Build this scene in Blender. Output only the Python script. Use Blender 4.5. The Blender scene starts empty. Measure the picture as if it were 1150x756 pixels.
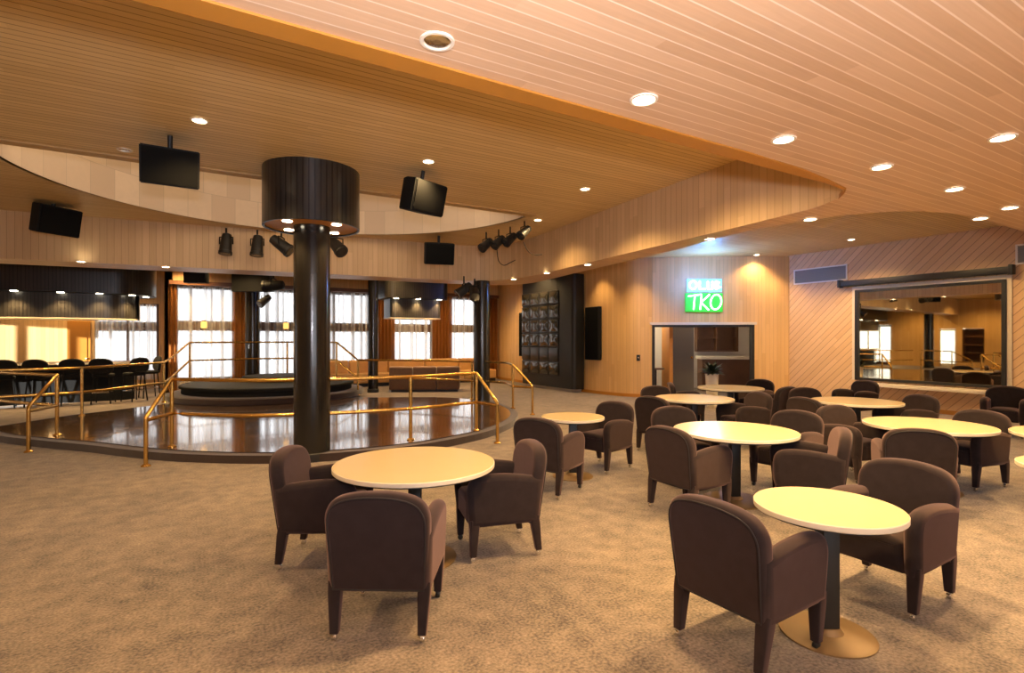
import bpy, bmesh, math, random
from math import sin, cos, pi, radians, sqrt, atan2
from mathutils import Vector, Matrix
from mathutils.geometry import tessellate_polygon
random.seed(7)
S = bpy.context.scene
COL = S.collection
F, CXP, HY, HC = 604.0, 575.0, 381.0, 1.6
SA, CA = 0.8599, 0.5105            # camera right = (SA,-CA), forward = (CA,SA)

# ---------------------------------------------------------------- coordinates
def xy(X, Y):                       # camera ground coordinates -> room coordinates
    return (SA*X + CA*Y, -CA*X + SA*Y)
def at(px, py, z):
    Y = F*(HC-z)/(py-HY); X = (px-CXP)/F*Y
    return xy(X, Y)
def atd(px, Y):
    return xy((px-CXP)/F*Y, Y)
def onv(px, v):                     # room u where pixel column px meets the plane y = v
    t = (px-CXP)/F
    return (SA*t+CA)/(SA-CA*t)*v
def onu(px, u):
    t = (px-CXP)/F
    return (SA-CA*t)/(SA*t+CA)*u
def depth(u, v): return CA*u + SA*v
def zat(py, u, v): return HC + (HY-py)*depth(u, v)/F

# ---------------------------------------------------------------- materials
def mat(name):
    m = bpy.data.materials.new(name); m.use_nodes = True
    nt = m.node_tree; b = nt.nodes['Principled BSDF']
    return m, nt, b
def N(nt, t, **k):
    n = nt.nodes.new(t)
    for a, v in k.items(): setattr(n, a, v)
    return n
def math_(nt, op, a, b=None, c=None):
    n = N(nt, 'ShaderNodeMath', operation=op)
    for i, x in enumerate((a, b, c)):
        if x is None: continue
        if isinstance(x, (int, float)): n.inputs[i].default_value = x
        else: nt.links.new(x, n.inputs[i])
    return n.outputs[0]
def mixc(nt, f, a, b):
    n = N(nt, 'ShaderNodeMix', data_type='RGBA')
    if isinstance(f, (int, float)): n.inputs[0].default_value = f
    else: nt.links.new(f, n.inputs[0])
    for i, x in ((6, a), (7, b)):
        if isinstance(x, tuple): n.inputs[i].default_value = (*x, 1)
        else: nt.links.new(x, n.inputs[i])
    return n.outputs[2]
def simple(name, col, rough=0.5, metal=0, noise=0.0, scale=20, sheen=0, sheen_tint=(1, 1, 1), coat=0, bump=0, spec=0.5):
    m, nt, b = mat(name)
    b.inputs['Roughness'].default_value = rough; b.inputs['Metallic'].default_value = metal
    b.inputs['Specular IOR Level'].default_value = spec
    b.inputs['Sheen Weight'].default_value = sheen; b.inputs['Sheen Tint'].default_value = (*sheen_tint, 1)
    b.inputs['Coat Weight'].default_value = coat
    tc = N(nt, 'ShaderNodeTexCoord'); no = N(nt, 'ShaderNodeTexNoise')
    no.inputs['Scale'].default_value = scale; no.inputs['Detail'].default_value = 4
    nt.links.new(tc.outputs['Object'], no.inputs['Vector'])
    lo = tuple(c*(1-noise) for c in col); hi = tuple(min(1, c*(1+noise)) for c in col)
    nt.links.new(mixc(nt, no.outputs[0], lo, hi), b.inputs['Base Color'])
    if bump:
        bp = N(nt, 'ShaderNodeBump'); bp.inputs['Strength'].default_value = bump; bp.inputs['Distance'].default_value = .01
        nt.links.new(no.outputs[0], bp.inputs['Height']); nt.links.new(bp.outputs[0], b.inputs['Normal'])
    return m
def emit(name, col, strength, sample=False):
    m, nt, b = mat(name)
    b.inputs['Base Color'].default_value = (*[c*.5 for c in col], 1)
    b.inputs['Emission Color'].default_value = (*col, 1); b.inputs['Emission Strength'].default_value = strength
    if not sample: m.cycles.emission_sampling = 'NONE'
    return m
def planks(name, c1, c2, width, across, gap, gapw=.1, rough=.5, bump=.6, grain=1.0, coat=0):
    """boards: 'across' gives the uv axis (or diagonal) counted across the boards; uv is in metres"""
    m, nt, b = mat(name); b.inputs['Roughness'].default_value = rough; b.inputs['Coat Weight'].default_value = coat
    uv = N(nt, 'ShaderNodeUVMap'); sp = N(nt, 'ShaderNodeSeparateXYZ'); nt.links.new(uv.outputs[0], sp.inputs[0])
    x, y = sp.outputs[0], sp.outputs[1]
    if across == 'x': a, l = x, y
    elif across == 'y': a, l = y, x
    else:
        a = math_(nt, 'MULTIPLY', math_(nt, 'SUBTRACT' if across == 'd' else 'ADD', y, x), .7071)
        l = math_(nt, 'MULTIPLY', math_(nt, 'ADD' if across == 'd' else 'SUBTRACT', y, x), .7071)
    s = math_(nt, 'DIVIDE', a, width)
    fl = math_(nt, 'FLOOR', s); fr = math_(nt, 'FRACT', s)
    wn = N(nt, 'ShaderNodeTexWhiteNoise', noise_dimensions='1D'); nt.links.new(fl, wn.inputs['W'])
    # butt joints: boards of about 2.4 m with a per-board offset
    seg = math_(nt, 'FLOOR', math_(nt, 'ADD', math_(nt, 'DIVIDE', l, 2.4), math_(nt, 'MULTIPLY', wn.outputs['Value'], 7.0)))
    wn2 = N(nt, 'ShaderNodeTexWhiteNoise', noise_dimensions='2D')
    cb = N(nt, 'ShaderNodeCombineXYZ'); nt.links.new(fl, cb.inputs[0]); nt.links.new(seg, cb.inputs[1]); nt.links.new(cb.outputs[0], wn2.inputs['Vector'])
    cb2 = N(nt, 'ShaderNodeCombineXYZ')
    nt.links.new(math_(nt, 'MULTIPLY', a, 60.0), cb2.inputs[0]); nt.links.new(math_(nt, 'MULTIPLY', l, 2.2), cb2.inputs[1]); nt.links.new(fl, cb2.inputs[2])
    no = N(nt, 'ShaderNodeTexNoise'); no.inputs['Scale'].default_value = 1; no.inputs['Detail'].default_value = 3
    nt.links.new(cb2.outputs[0], no.inputs['Vector'])
    f = math_(nt, 'ADD', math_(nt, 'MULTIPLY', wn2.outputs['Value'], .65), math_(nt, 'MULTIPLY', math_(nt, 'SUBTRACT', no.outputs[0], .3), .7*grain))
    base = mixc(nt, f, c1, c2)
    g = math_(nt, 'LESS_THAN', fr, gapw)
    nt.links.new(mixc(nt, g, base, gap), b.inputs['Base Color'])
    bp = N(nt, 'ShaderNodeBump'); bp.inputs['Strength'].default_value = bump; bp.inputs['Distance'].default_value = .006
    nt.links.new(math_(nt, 'SUBTRACT', 1.0, g), bp.inputs['Height']); nt.links.new(bp.outputs[0], b.inputs['Normal'])
    return m
def panels(name, c1, c2, w, h, rough=.6):
    m, nt, b = mat(name); b.inputs['Roughness'].default_value = rough
    uv = N(nt, 'ShaderNodeUVMap'); br = N(nt, 'ShaderNodeTexBrick')
    br.inputs['Scale'].default_value = 1; br.inputs['Brick Width'].default_value = w; br.inputs['Row Height'].default_value = h
    br.inputs['Mortar Size'].default_value = .004; br.offset = .35
    br.inputs['Color1'].default_value = (*c1, 1); br.inputs['Color2'].default_value = (*c2, 1); br.inputs['Mortar'].default_value = (*[c*.6 for c in c1], 1)
    nt.links.new(uv.outputs[0], br.inputs['Vector'])
    no = N(nt, 'ShaderNodeTexNoise'); no.inputs['Scale'].default_value = 4; no.inputs['Detail'].default_value = 6; no.inputs['Distortion'].default_value = 2
    nt.links.new(uv.outputs[0], no.inputs['Vector'])
    nt.links.new(mixc(nt, math_(nt, 'MULTIPLY', no.outputs[0], .5), br.outputs['Color'], tuple(c*.72 for c in c1)), b.inputs['Base Color'])
    return m
def carpet():
    m, nt, b = mat('carpet_pile'); b.inputs['Roughness'].default_value = .95; b.inputs['Sheen Weight'].default_value = .25
    b.inputs['Specular IOR Level'].default_value = .1
    tc = N(nt, 'ShaderNodeTexCoord')
    def nz(sc, det=3):
        n = N(nt, 'ShaderNodeTexNoise'); n.inputs['Scale'].default_value = sc; n.inputs['Detail'].default_value = det
        nt.links.new(tc.outputs['Object'], n.inputs['Vector']); return n.outputs[0]
    fine, mid, big = nz(60, 2), nz(7, 5), nz(1.3, 4)
    def st(x, k): return math_(nt, 'ADD', .5, math_(nt, 'MULTIPLY', math_(nt, 'SUBTRACT', x, .5), k))
    f = math_(nt, 'ADD', math_(nt, 'MULTIPLY', st(fine, 3.6), .42), math_(nt, 'ADD', math_(nt, 'MULTIPLY', st(mid, 2.8), .36), math_(nt, 'MULTIPLY', st(big, 2.6), .22)))
    cl = N(nt, 'ShaderNodeClamp'); nt.links.new(f, cl.inputs[0])
    nt.links.new(mixc(nt, cl.outputs[0], (.036, .027, .022), (.285, .218, .165)), b.inputs['Base Color'])
    bp = N(nt, 'ShaderNodeBump'); bp.inputs['Strength'].default_value = .5; bp.inputs['Distance'].default_value = .01
    nt.links.new(fine, bp.inputs['Height']); nt.links.new(bp.outputs[0], b.inputs['Normal'])
    return m
def parquet():
    m, nt, b = mat('glossy_parquet'); b.inputs['Coat Weight'].default_value = .6; b.inputs['Coat Roughness'].default_value = .05
    uv = N(nt, 'ShaderNodeUVMap'); ck = N(nt, 'ShaderNodeTexBrick')
    ck.offset = 0; ck.inputs['Scale'].default_value = 1; ck.inputs['Brick Width'].default_value = .3; ck.inputs['Row Height'].default_value = .3; ck.inputs['Mortar Size'].default_value = .004
    ck.inputs['Color1'].default_value = (.13, .075, .045, 1); ck.inputs['Color2'].default_value = (.07, .042, .028, 1); ck.inputs['Mortar'].default_value = (.02, .012, .01, 1)
    nt.links.new(uv.outputs[0], ck.inputs['Vector']); nt.links.new(ck.outputs['Color'], b.inputs['Base Color'])
    b.inputs['Roughness'].default_value = .14; b.inputs['Specular IOR Level'].default_value = .8
    no = N(nt, 'ShaderNodeTexNoise'); no.inputs['Scale'].default_value = 5; nt.links.new(uv.outputs[0], no.inputs['Vector'])
    h = math_(nt, 'ADD', math_(nt, 'MULTIPLY', no.outputs[0], .6), math_(nt, 'MULTIPLY', ck.outputs['Fac'], -.4))
    bp = N(nt, 'ShaderNodeBump'); bp.inputs['Strength'].default_value = .3; bp.inputs['Distance'].default_value = .012
    nt.links.new(h, bp.inputs['Height']); nt.links.new(bp.outputs[0], b.inputs['Normal'])
    return m
def cloth(name, col, transp, fold=.5):
    m = bpy.data.materials.new(name); m.use_nodes = True; nt = m.node_tree; nt.nodes.clear()
    out = N(nt, 'ShaderNodeOutputMaterial'); tr = N(nt, 'ShaderNodeBsdfTransparent'); tl = N(nt, 'ShaderNodeBsdfTranslucent'); df = N(nt, 'ShaderNodeBsdfDiffuse')
    tl.inputs[0].default_value = (*col, 1); df.inputs[0].default_value = (*col, 1)
    m1 = N(nt, 'ShaderNodeMixShader'); m1.inputs[0].default_value = .5; nt.links.new(tl.outputs[0], m1.inputs[1]); nt.links.new(df.outputs[0], m1.inputs[2])
    m2 = N(nt, 'ShaderNodeMixShader'); nt.links.new(m1.outputs[0], m2.inputs[1]); nt.links.new(tr.outputs[0], m2.inputs[2])
    uv = N(nt, 'ShaderNodeUVMap'); sp = N(nt, 'ShaderNodeSeparateXYZ'); nt.links.new(uv.outputs[0], sp.inputs[0])
    no = N(nt, 'ShaderNodeTexNoise', noise_dimensions='1D'); no.inputs['Scale'].default_value = 7; no.inputs['Detail'].default_value = 2
    nt.links.new(sp.outputs[0], no.inputs['W'])
    f = math_(nt, 'ADD', transp-fold*.5, math_(nt, 'MULTIPLY', no.outputs[0], fold))
    cl = N(nt, 'ShaderNodeClamp'); cl.inputs['Max'].default_value = .93; cl.inputs['Min'].default_value = .03; nt.links.new(f, cl.inputs[0]); nt.links.new(cl.outputs[0], m2.inputs[0]); nt.links.new(m2.outputs[0], out.inputs[0])
    return m

M = {}
M['low_ceiling'] = planks('pine_ceiling_boards', (.60, .37, .205), (.76, .505, .30), .085, 'y', (.88, .67, .47), .10, .4)
M['high_ceiling'] = planks('oak_ceiling_boards', (.68, .47, .19), (.82, .60, .27), .085, 'y', (.40, .23, .08), .13, .45)
M['fascia'] = planks('upright_pine_boards', (.56, .37, .19), (.72, .51, .28), .11, 'x', (.42, .26, .12), .06, .5)
M['wall'] = planks('pine_wall_boards', (.62, .365, .14), (.75, .48, .21), .10, 'x', (.40, .24, .10), .05, .5)
M['diag'] = planks('diagonal_pine_boards', (.58, .36, .18), (.70, .46, .245), .125, 'd', (.30, .18, .09), .09, .5)
M['trim'] = simple('amber_stained_trim', (.46, .19, .022), .5, noise=.12, scale=3)
M['plywood'] = panels('pale_plywood', (.74, .60, .44), (.58, .45, .32), .42, .62)
M['carpet'] = carpet()
M['parquet'] = parquet()
M['curb'] = simple('plum_carpet_edging', (.030, .014, .013), .9, noise=.4, scale=60, sheen=.3)
M['black'] = simple('satin_black_paint', (.010, .009, .008), .5, noise=.2, scale=8)
M['glossblack'] = simple('polished_black_column', (.010, .009, .008), .22, noise=.15, scale=3, coat=.2)
M['fluted'] = planks('fluted_black_panel', (.022, .020, .018), (.035, .031, .027), .07, 'x', (.004, .004, .004), .2, .3, bump=.8)
M['brass'] = simple('polished_brass', (.72, .45, .13), .26, metal=1, noise=.08, scale=15)
M['chrome'] = simple('chrome', (.8, .8, .8), .2, metal=1)
M['velvet'] = simple('plum_brown_velvet', (.0185, .0140, .0150), .9, noise=.35, scale=14, sheen=.32, sheen_tint=(.82, .52, .46), spec=.06)
M['piping'] = simple('dark_piping', (.014, .010, .010), .8)
M['laminate'] = simple('cream_laminate', (.58, .45, .27), .2, noise=.03, scale=3)
M['edge'] = simple('white_table_edging', (.66, .56, .42), .4)
M['bronze'] = simple('brown_metal_base', (.20, .12, .05), .5, metal=.3, noise=.15, scale=8)
M['rubber'] = simple('black_caster', (.01, .01, .01), .4)
M['lamp'] = emit('lit_lamp', (1, .86, .62), 22)
M['glow'] = emit('amber_reflection_glow', (1, .55, .14), 1.6)
M['lamp_dim'] = simple('unlit_reflector', (.85, .82, .75), .15, metal=1)
M['ring'] = simple('cream_trim_ring', (.85, .75, .58), .4)
M['white'] = simple('white_paint', (.75, .70, .62), .5)
M['drape'] = cloth('amber_drape', (.30, .115, .03), .04, .06)
M['brown'] = simple('dark_stained_wood', (.11, .045, .018), .45, noise=.3, scale=6)
M['sheer'] = cloth('white_sheer', (.80, .78, .76), .42, 2.2)
M['tan'] = simple('tan_leather', (.55, .30, .10), .5, noise=.15, scale=6)
M['sofa'] = simple('brown_suede', (.12, .06, .035), .85, noise=.2, scale=10, sheen=.3)
M['mirror'] = simple('silvered_mirror', (.80, .72, .50), .02, metal=1)
M['grille'] = simple('grey_grille', (.24, .22, .20), .6, metal=.1)
M['screen'] = simple('dark_screen_glass', (.03, .028, .025), .10, coat=.5)
M['mesh'] = simple('black_speaker_cloth', (.006, .006, .006), .9, spec=.1)
M['case'] = simple('black_vinyl', (.010, .010, .010), .7, spec=.2)
M['bezel'] = simple('screen_bezel', (.022, .020, .018), .3)
M['leaf'] = simple('dark_leaf', (.012, .02, .008), .5, noise=.4, scale=10)
M['grey'] = simple('grey_door_paint', (.16, .15, .14), .5)
M['green_neon'] = emit('green_neon_tube', (.45, 1, .55), 9, True)
M['blue_neon'] = emit('blue_neon_tube', (.45, .75, 1), 20, True)
M['green_halo'] = emit('green_halo_glow', (.05, .75, .06), .55)
M['blue_halo'] = emit('blue_halo_glow', (.16, .45, 1), 2.0)
m, nt, b = mat('window_glass'); b.inputs['Roughness'].default_value = 0; b.inputs['Alpha'].default_value = .12; b.inputs['Base Color'].default_value = (.9, .95, 1, 1)
M['glass'] = m

# ---------------------------------------------------------------- mesh helpers
def link(name, bm, m, parent=None, smooth=True, angle=40, recalc=True):
    if recalc: bmesh.ops.recalc_face_normals(bm, faces=bm.faces)
    me = bpy.data.meshes.new(name); bm.to_mesh(me); bm.free()
    for x in (m if isinstance(m, (list, tuple)) else [m]): me.materials.append(x)
    if smooth:
        me.shade_smooth(); me.set_sharp_from_angle(angle=radians(angle))
        for p in me.polygons:
            if len(p.vertices) > 14: p.use_smooth = False
    o = bpy.data.objects.new(name, me); COL.objects.link(o)
    if parent is not None: o.parent = parent
    return o
def tag(o, label, cat, group=None):
    o['label'] = label; o['category'] = cat
    if group: o['group'] = group
    return o
def thing(name, label, cat, loc=(0, 0, 0), rz=0, group=None):
    o = bpy.data.objects.new(name, None); COL.objects.link(o); o.empty_display_size = .1
    o.location = loc; o.rotation_euler = (0, 0, rz)
    return tag(o, label, cat, group)
def struct(o): o['kind'] = 'structure'; return o
KIDS = {}
def copy_tree(o, parent=None):
    c = o.copy(); COL.objects.link(c)
    if parent is not None: c.parent = parent
    for k in list(o.children): copy_tree(k, c)
    return c
def place(proto, used, label, loc, rz, group, rot=None, scale=None):
    o = proto if not used else copy_tree(proto)
    used.append(1)
    o.location = loc; o.rotation_euler = rot if rot else (0, 0, rz); o['label'] = label; o['group'] = group
    if scale: o.scale = (scale,)*3
    return o
def box(bm, x0, x1, y0, y1, z0, z1, bev=0, seg=2, mtx=None):
    r = bmesh.ops.create_cube(bm, size=1)
    vs = r['verts']
    for v in vs:
        v.co = Vector((x0+(v.co.x+.5)*(x1-x0), y0+(v.co.y+.5)*(y1-y0), z0+(v.co.z+.5)*(z1-z0)))
    if bev:
        es = list({e for v in vs for e in v.link_edges})
        nb = bmesh.ops.bevel(bm, geom=es, offset=bev, segments=seg, affect='EDGES', profile=.6)
        vs = [v for v in nb['verts']] if mtx else vs
    if mtx is not None:
        bmesh.ops.transform(bm, matrix=mtx, verts=vs if not bev else [v for v in bm.verts if v in set(vs)])
def lathe(bm, prof, seg=32, c=(0, 0, 0), axis=None):
    """profile of (r,z); closed by caps where r>0"""
    rings = []
    vs_all = []
    for r, z in prof:
        ring = [bm.verts.new((r*cos(2*pi*k/seg), r*sin(2*pi*k/seg), z)) for k in range(seg)]
        rings.append(ring); vs_all += ring
    for a, b_ in zip(rings, rings[1:]):
        for k in range(seg):
            bm.faces.new((a[k], a[(k+1) % seg], b_[(k+1) % seg], b_[k]))
    bm.faces.new(rings[0][::-1]); bm.faces.new(rings[-1])
    mt = Matrix.Translation(c)
    if axis is not None:
        mt = mt @ Vector((0, 0, 1)).rotation_difference(Vector(axis)).to_matrix().to_4x4()
    bmesh.ops.transform(bm, matrix=mt, verts=vs_all)
    return vs_all
def tube(bm, pts, r, seg=10, cap=True):
    pts = [Vector(p) for p in pts]
    n = len(pts); up = Vector((0, 0, 1)); prev = None; rings = []
    for i, p in enumerate(pts):
        d = (pts[min(i+1, n-1)] - pts[max(i-1, 0)]).normalized()
        if prev is None:
            a = d.cross(up) if abs(d.z) < .95 else d.cross(Vector((1, 0, 0)))
        else:
            a = prev - d*prev.dot(d)
        a.normalize(); prev = a; b_ = d.cross(a)
        rings.append([bm.verts.new(p + (a*cos(2*pi*k/seg) + b_*sin(2*pi*k/seg))*r) for k in range(seg)])
    for A, B in zip(rings, rings[1:]):
        for k in range(seg):
            bm.faces.new((A[k], A[(k+1) % seg], B[(k+1) % seg], B[k]))
    if cap:
        bm.faces.new(rings[0][::-1]); bm.faces.new(rings[-1])
def smooth_pts(pts, it=2, closed=False):
    for _ in range(it):
        out = []
        n = len(pts); rng = range(n if closed else n-1)
        if not closed: out.append(pts[0])
        for i in rng:
            a, b_ = Vector(pts[i]), Vector(pts[(i+1) % n])
            out += [tuple(a*.75+b_*.25), tuple(a*.25+b_*.75)]
        if not closed: out.append(pts[-1])
        pts = out
    return pts
def catmull(pts, n=6):
    P = [Vector(p) for p in pts]; P = [P[0]*2-P[1]] + P + [P[-1]*2-P[-2]]
    out = []
    for i in range(1, len(P)-2):
        for k in range(n):
            t = k/n
            out.append(tuple(.5*((2*P[i]) + (P[i+1]-P[i-1])*t + (2*P[i-1]-5*P[i]+4*P[i+1]-P[i+2])*t*t + (3*P[i]-P[i-1]-3*P[i+1]+P[i+2])*t**3)))
    out.append(tuple(P[-2])); return out
def pillow(bm, outline, T, r, mp, seg=4):
    """a padded slab: closed outline (a,b), thickness T, edge radius r, mp(a,b,d) -> xyz"""
    n = len(outline); O = [Vector(p) for p in outline]
    ar = sum(O[i].x*O[(i+1) % n].y - O[(i+1) % n].x*O[i].y for i in range(n))
    if ar < 0: O.reverse()
    nm = []
    for i in range(n):
        e1 = (O[i]-O[i-1]).normalized(); e2 = (O[(i+1) % n]-O[i]).normalized()
        v = Vector((e1.y+e2.y, -e1.x-e2.x))
        v.normalize(); nm.append(v/max(.55, v.dot(Vector((e1.y, -e1.x)))))
    prof = []
    for k in range(seg+1):
        th = k/seg*pi/2; prof.append((r*(1-sin(th)), T/2-r*(1-cos(th))))
    prof += [(i, -d) for i, d in reversed(prof)]
    rings = [[bm.verts.new(mp(*(O[i]-nm[i]*ins), d)) for i in range(n)] for ins, d in prof]
    for A, B in zip(rings, rings[1:]):
        for k in range(n):
            bm.faces.new((A[k], A[(k+1) % n], B[(k+1) % n], B[k]))
    bm.faces.new(rings[0]); bm.faces.new(rings[-1][::-1])
def prism(name, pts, z0, z1, mbot, mside, parent=None, mtop=None, smooth=False, top=True):
    """flat polygon given depth; uv in metres (x,y) on flats and (path length, z) on sides"""
    bm = bmesh.new(); uvl = bm.loops.layers.uv.new('UVMap')
    n = len(pts)
    ar = sum(pts[i][0]*pts[(i+1) % n][1] - pts[(i+1) % n][0]*pts[i][1] for i in range(n))
    if ar < 0: pts = pts[::-1]
    lo = [bm.verts.new((p[0], p[1], z0)) for p in pts]; hi = [bm.verts.new((p[0], p[1], z1)) for p in pts]
    for tri in tessellate_polygon([[Vector((p[0], p[1], 0)) for p in pts]]):
        for lay, want in ((lo, -1), (hi, 1)):
            if lay is hi and not top: continue
            a, b_, c = (lay[i] for i in tri)
            if (b_.co-a.co).cross(c.co-a.co).z*want < 0: b_, c = c, b_
            f = bm.faces.new((a, b_, c)); f.material_index = 2 if (mtop and lay is hi) else 0
            for l in f.loops: l[uvl].uv = l.vert.co.xy
    s = 0
    for i in range(n):
        j = (i+1) % n; d = (Vector(pts[j])-Vector(pts[i])).length
        f = bm.faces.new((lo[i], lo[j], hi[j], hi[i])); f.material_index = 1
        for l, uv in zip(f.loops, ((s, z0), (s+d, z0), (s+d, z1), (s, z1))): l[uvl].uv = uv
        s += d
    return link(name, bm, [mbot, mside] + ([mtop] if mtop else []), parent, smooth=smooth, angle=35, recalc=False)
def wallstrip(name, path, z0, z1, th, m, parent=None, s0=0, bm=None):
    """a wall of given thickness along a path (thickness to the right-hand side of travel)"""
    own = bm is None
    if own: bm = bmesh.new(); bm.loops.layers.uv.new('UVMap')
    uvl = bm.loops.layers.uv.active
    P = [Vector(p) for p in path]; n = len(P); nm = []
    for i in range(n):
        d = (P[min(i+1, n-1)]-P[max(i-1, 0)]).normalized(); nm.append(Vector((d.y, -d.x)))
    s = s0; prev = None
    A = [[bm.verts.new((p.x, p.y, z)) for z in (z0, z1)] for p in P]
    B = [[bm.verts.new((p.x+q.x*th, p.y+q.y*th, z)) for z in (z0, z1)] for p, q in zip(P, nm)]
    def quad(vs, uvs):
        f = bm.faces.new(vs)
        for l, uv in zip(f.loops, uvs): l[uvl].uv = uv
    for i in range(n-1):
        d = (P[i+1]-P[i]).length
        for X in (A, B):
            quad((X[i][0], X[i+1][0], X[i+1][1], X[i][1]), ((s, z0), (s+d, z0), (s+d, z1), (s, z1)))
        for k, z in ((0, z0), (1, z1)):
            quad((A[i][k], A[i+1][k], B[i+1][k], B[i][k]), ((s, z), (s+d, z), (s+d, z+th), (s, z+th)))
        s += d
    for i in (0, n-1):
        quad((A[i][0], A[i][1], B[i][1], B[i][0]), ((0, z0), (0, z1), (th, z1), (th, z0)))
    if own: return link(name, bm, m, parent, smooth=True, angle=30)
def rrect(x0, x1, y0, y1, r, seg=6):
    out = []
    for cx, cy, a0 in ((x1-r, y1-r, 0), (x0+r, y1-r, 90), (x0+r, y0+r, 180), (x1-r, y0+r, 270)):
        for k in range(seg+1):
            a = radians(a0+90*k/seg); out.append((cx+r*cos(a), cy+r*sin(a)))
    return out

# ================================================================ THE ROOM
ZL, ZH = 3.0, 3.84
U0, U1, V0 = -10.0, 13.79, -4.0
VB, VA = 19.0, 21.0                # window wall, wall behind the bar
CORNER = xy(7.45, 14.45)
bm = bmesh.new(); box(bm, U0-.3, 19, V0-.3, 24, -.1, 0)
struct(link('floor', bm, M['carpet'], smooth=False))

# low ceiling near the camera and the dropped soffit ribbon round the dance area
inner = [(-10, 2.7), (0, 2.7), (4.3, 2.7)] + catmull([(4.85, 2.70), (5.35, 2.80), (5.66, 3.2), (5.76, 3.7), (5.84, 4.3), (5.98, 5.6), (6.12, 6.9), (6.3, 8.4), (6.42, 9.6), (6.42, 10.6), (6.2, 11.3), (5.6, 11.62), (4.5, 11.78)], 5) + [(3.0, 11.9), (0, 12.22), (-3.0, 12.56), (-10, 13.35)]
outer = [(-10, 14.2), (-3, 13.4), (3, 12.75)] + catmull([(6.0, 12.4), (6.9, 12.1), (7.25, 11.4), (7.15, 10.2), (6.95, 9), (6.72, 7.4), (6.52, 6.0), (6.25, 4.9), (6.18, 4.1), (6.32, 3.3), (6.75, 2.82), (7.4, 2.62)], 5) + [(8.05, 2.6), (9.45, 2.62), (U1+.1, 2.62), (U1+.1, V0-.2), (-10, V0-.2)]
struct(prism('ceiling_soffit', inner + outer, ZL, ZH, M['low_ceiling'], M['fascia'], top=False))
# amber edge board
tp = [(-10, 2.69), (0, 2.69), (4.3, 2.69)] + catmull([(4.85, 2.69), (5.25, 2.74), (5.5, 2.93)], 5)
struct(prism('trim_1', tp + [(5.2, 2.70), (4.85, 2.64), (4.3, 2.575), (3.6, 2.55), (0, 2.545), (-10, 2.545)], ZL-.012, ZL+.03, M['trim'], M['trim']))
# high ceiling with the half-round well over the dance floor
HCX, HCY, HR = 1.56, 8.23, 3.64
def flat(polys, z, m, name, th=.12):
    bm = bmesh.new(); uvl = bm.loops.layers.uv.new('UVMap')
    for p in polys:
        for zz, fl in ((z, 1), (z+th, 0)):
            f = bm.faces.new([bm.verts.new((a, b_, zz)) for a, b_ in (p[::-1] if fl else p)])
            for l in f.loops: l[uvl].uv = l.vert.co.xy
    bmesh.ops.triangulate(bm, faces=bm.faces[:])
    return struct(link(name, bm, m, smooth=False, recalc=False))
arcL = [(HCX+HR*cos(radians(a)), HCY+HR*sin(radians(a))) for a in range(180, 89, -3)]
arcR = [(HCX+HR*cos(radians(a)), HCY+HR*sin(radians(a))) for a in range(90, -1, -3)]
flat([[(-10.2, 2.5), (14.1, 2.5), (14.1, HCY), (-10.2, HCY)],
      [(-10.2, HCY)] + arcL + [(-10.2, HCY+HR)],
      [(14.1, HCY+HR)] + arcR + [(14.1, HCY)],
      [(-10.2, HCY+HR), (14.1, HCY+HR), (14.1, 21.4), (-10.2, 21.4)]], ZH, M['high_ceiling'], 'ceiling')
arc = arcL + arcR[1:]
struct(wallstrip('ceiling_well', arc[::-1], ZH, 5.0, .05, M['plywood']))
struct(wallstrip('ceiling_well_front', [(HCX-HR-.05, HCY), (HCX+HR+.05, HCY)], ZH+.0, 5.0, .05, M['plywood']))
prismc = prism('ceiling_well_top', [(HCX-HR-.1, HCY-.06)] + [(HCX+(HR+.08)*cos(radians(a)), HCY+(HR+.08)*sin(radians(a))) for a in range(180, -1, -6)] + [(HCX+HR+.1, HCY-.06)], 5.0, 5.06, M['plywood'], M['plywood']); struct(prismc)
bm = bmesh.new(); box(bm, HCX-HR, HCX+HR+.1, HCY-.17, HCY-.002, ZH-.02, ZH+.01)
struct(link('trim_2', bm, simple('honey_edge_board', (.52, .33, .13), .5, noise=.15, scale=3), smooth=False))

# walls
XP = [(10.62, VB), (10.3, 15.9), (10.2, 13.4), (10.2, 12.3), xy(2.95, 15.22), xy(3.3, 14.93), xy(3.84, 14.74)]
wp = XP[:3] + catmull(XP[3:], 4)
OA, OB = XP[-1], xy(6.53, 14.5)
OT = 1.99
bm = bmesh.new(); bm.loops.layers.uv.new('UVMap')
wallstrip('', wp[::-1], 0, ZH, .16, None, bm=bm)
wallstrip('', [OA, OB], OT, ZH, -.16, None, bm=bm, s0=3)
wallstrip('', [OB, CORNER], 0, ZH, -.16, None, bm=bm, s0=7)
bmesh.ops.recalc_face_normals(bm, faces=bm.faces)
struct(link('wall_far', bm, M['wall'], smooth=True, angle=25))
struct(wallstrip('wall_right', [(U1, CORNER[1]+.3), (U1, V0)], 0, ZH, -.16, M['diag']))
struct(wallstrip('wall_near', [(U0, V0), (U1, V0)], 0, ZH, .16, M['wall']))
# left wall with a glazed door, a lit doorway and a dark shelf niche (seen in the mirror)
bm = bmesh.new(); bm.loops.layers.uv.new('UVMap')
GD = (16.8, 18.8); DW = (13.5, 14.25); SN = (12.2, 13.2)
def seg(v0, v1, z0, z1): wallstrip('', [(U0, v0), (U0, v1)], z0, z1, -.16, None, bm=bm, s0=v0)
seg(V0, SN[0], 0, ZH); seg(SN[0], SN[1], 2.2, ZH); seg(SN[0], SN[1], 0, .3); seg(SN[1], DW[0], 0, ZH); seg(*DW, 2.2, ZH); seg(DW[1], GD[0], 0, ZH); seg(*GD, 2.5, ZH); seg(GD[1], VA+.2, 0, ZH)
struct(link('wall_left', bm, M['wall'], smooth=False))
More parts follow.
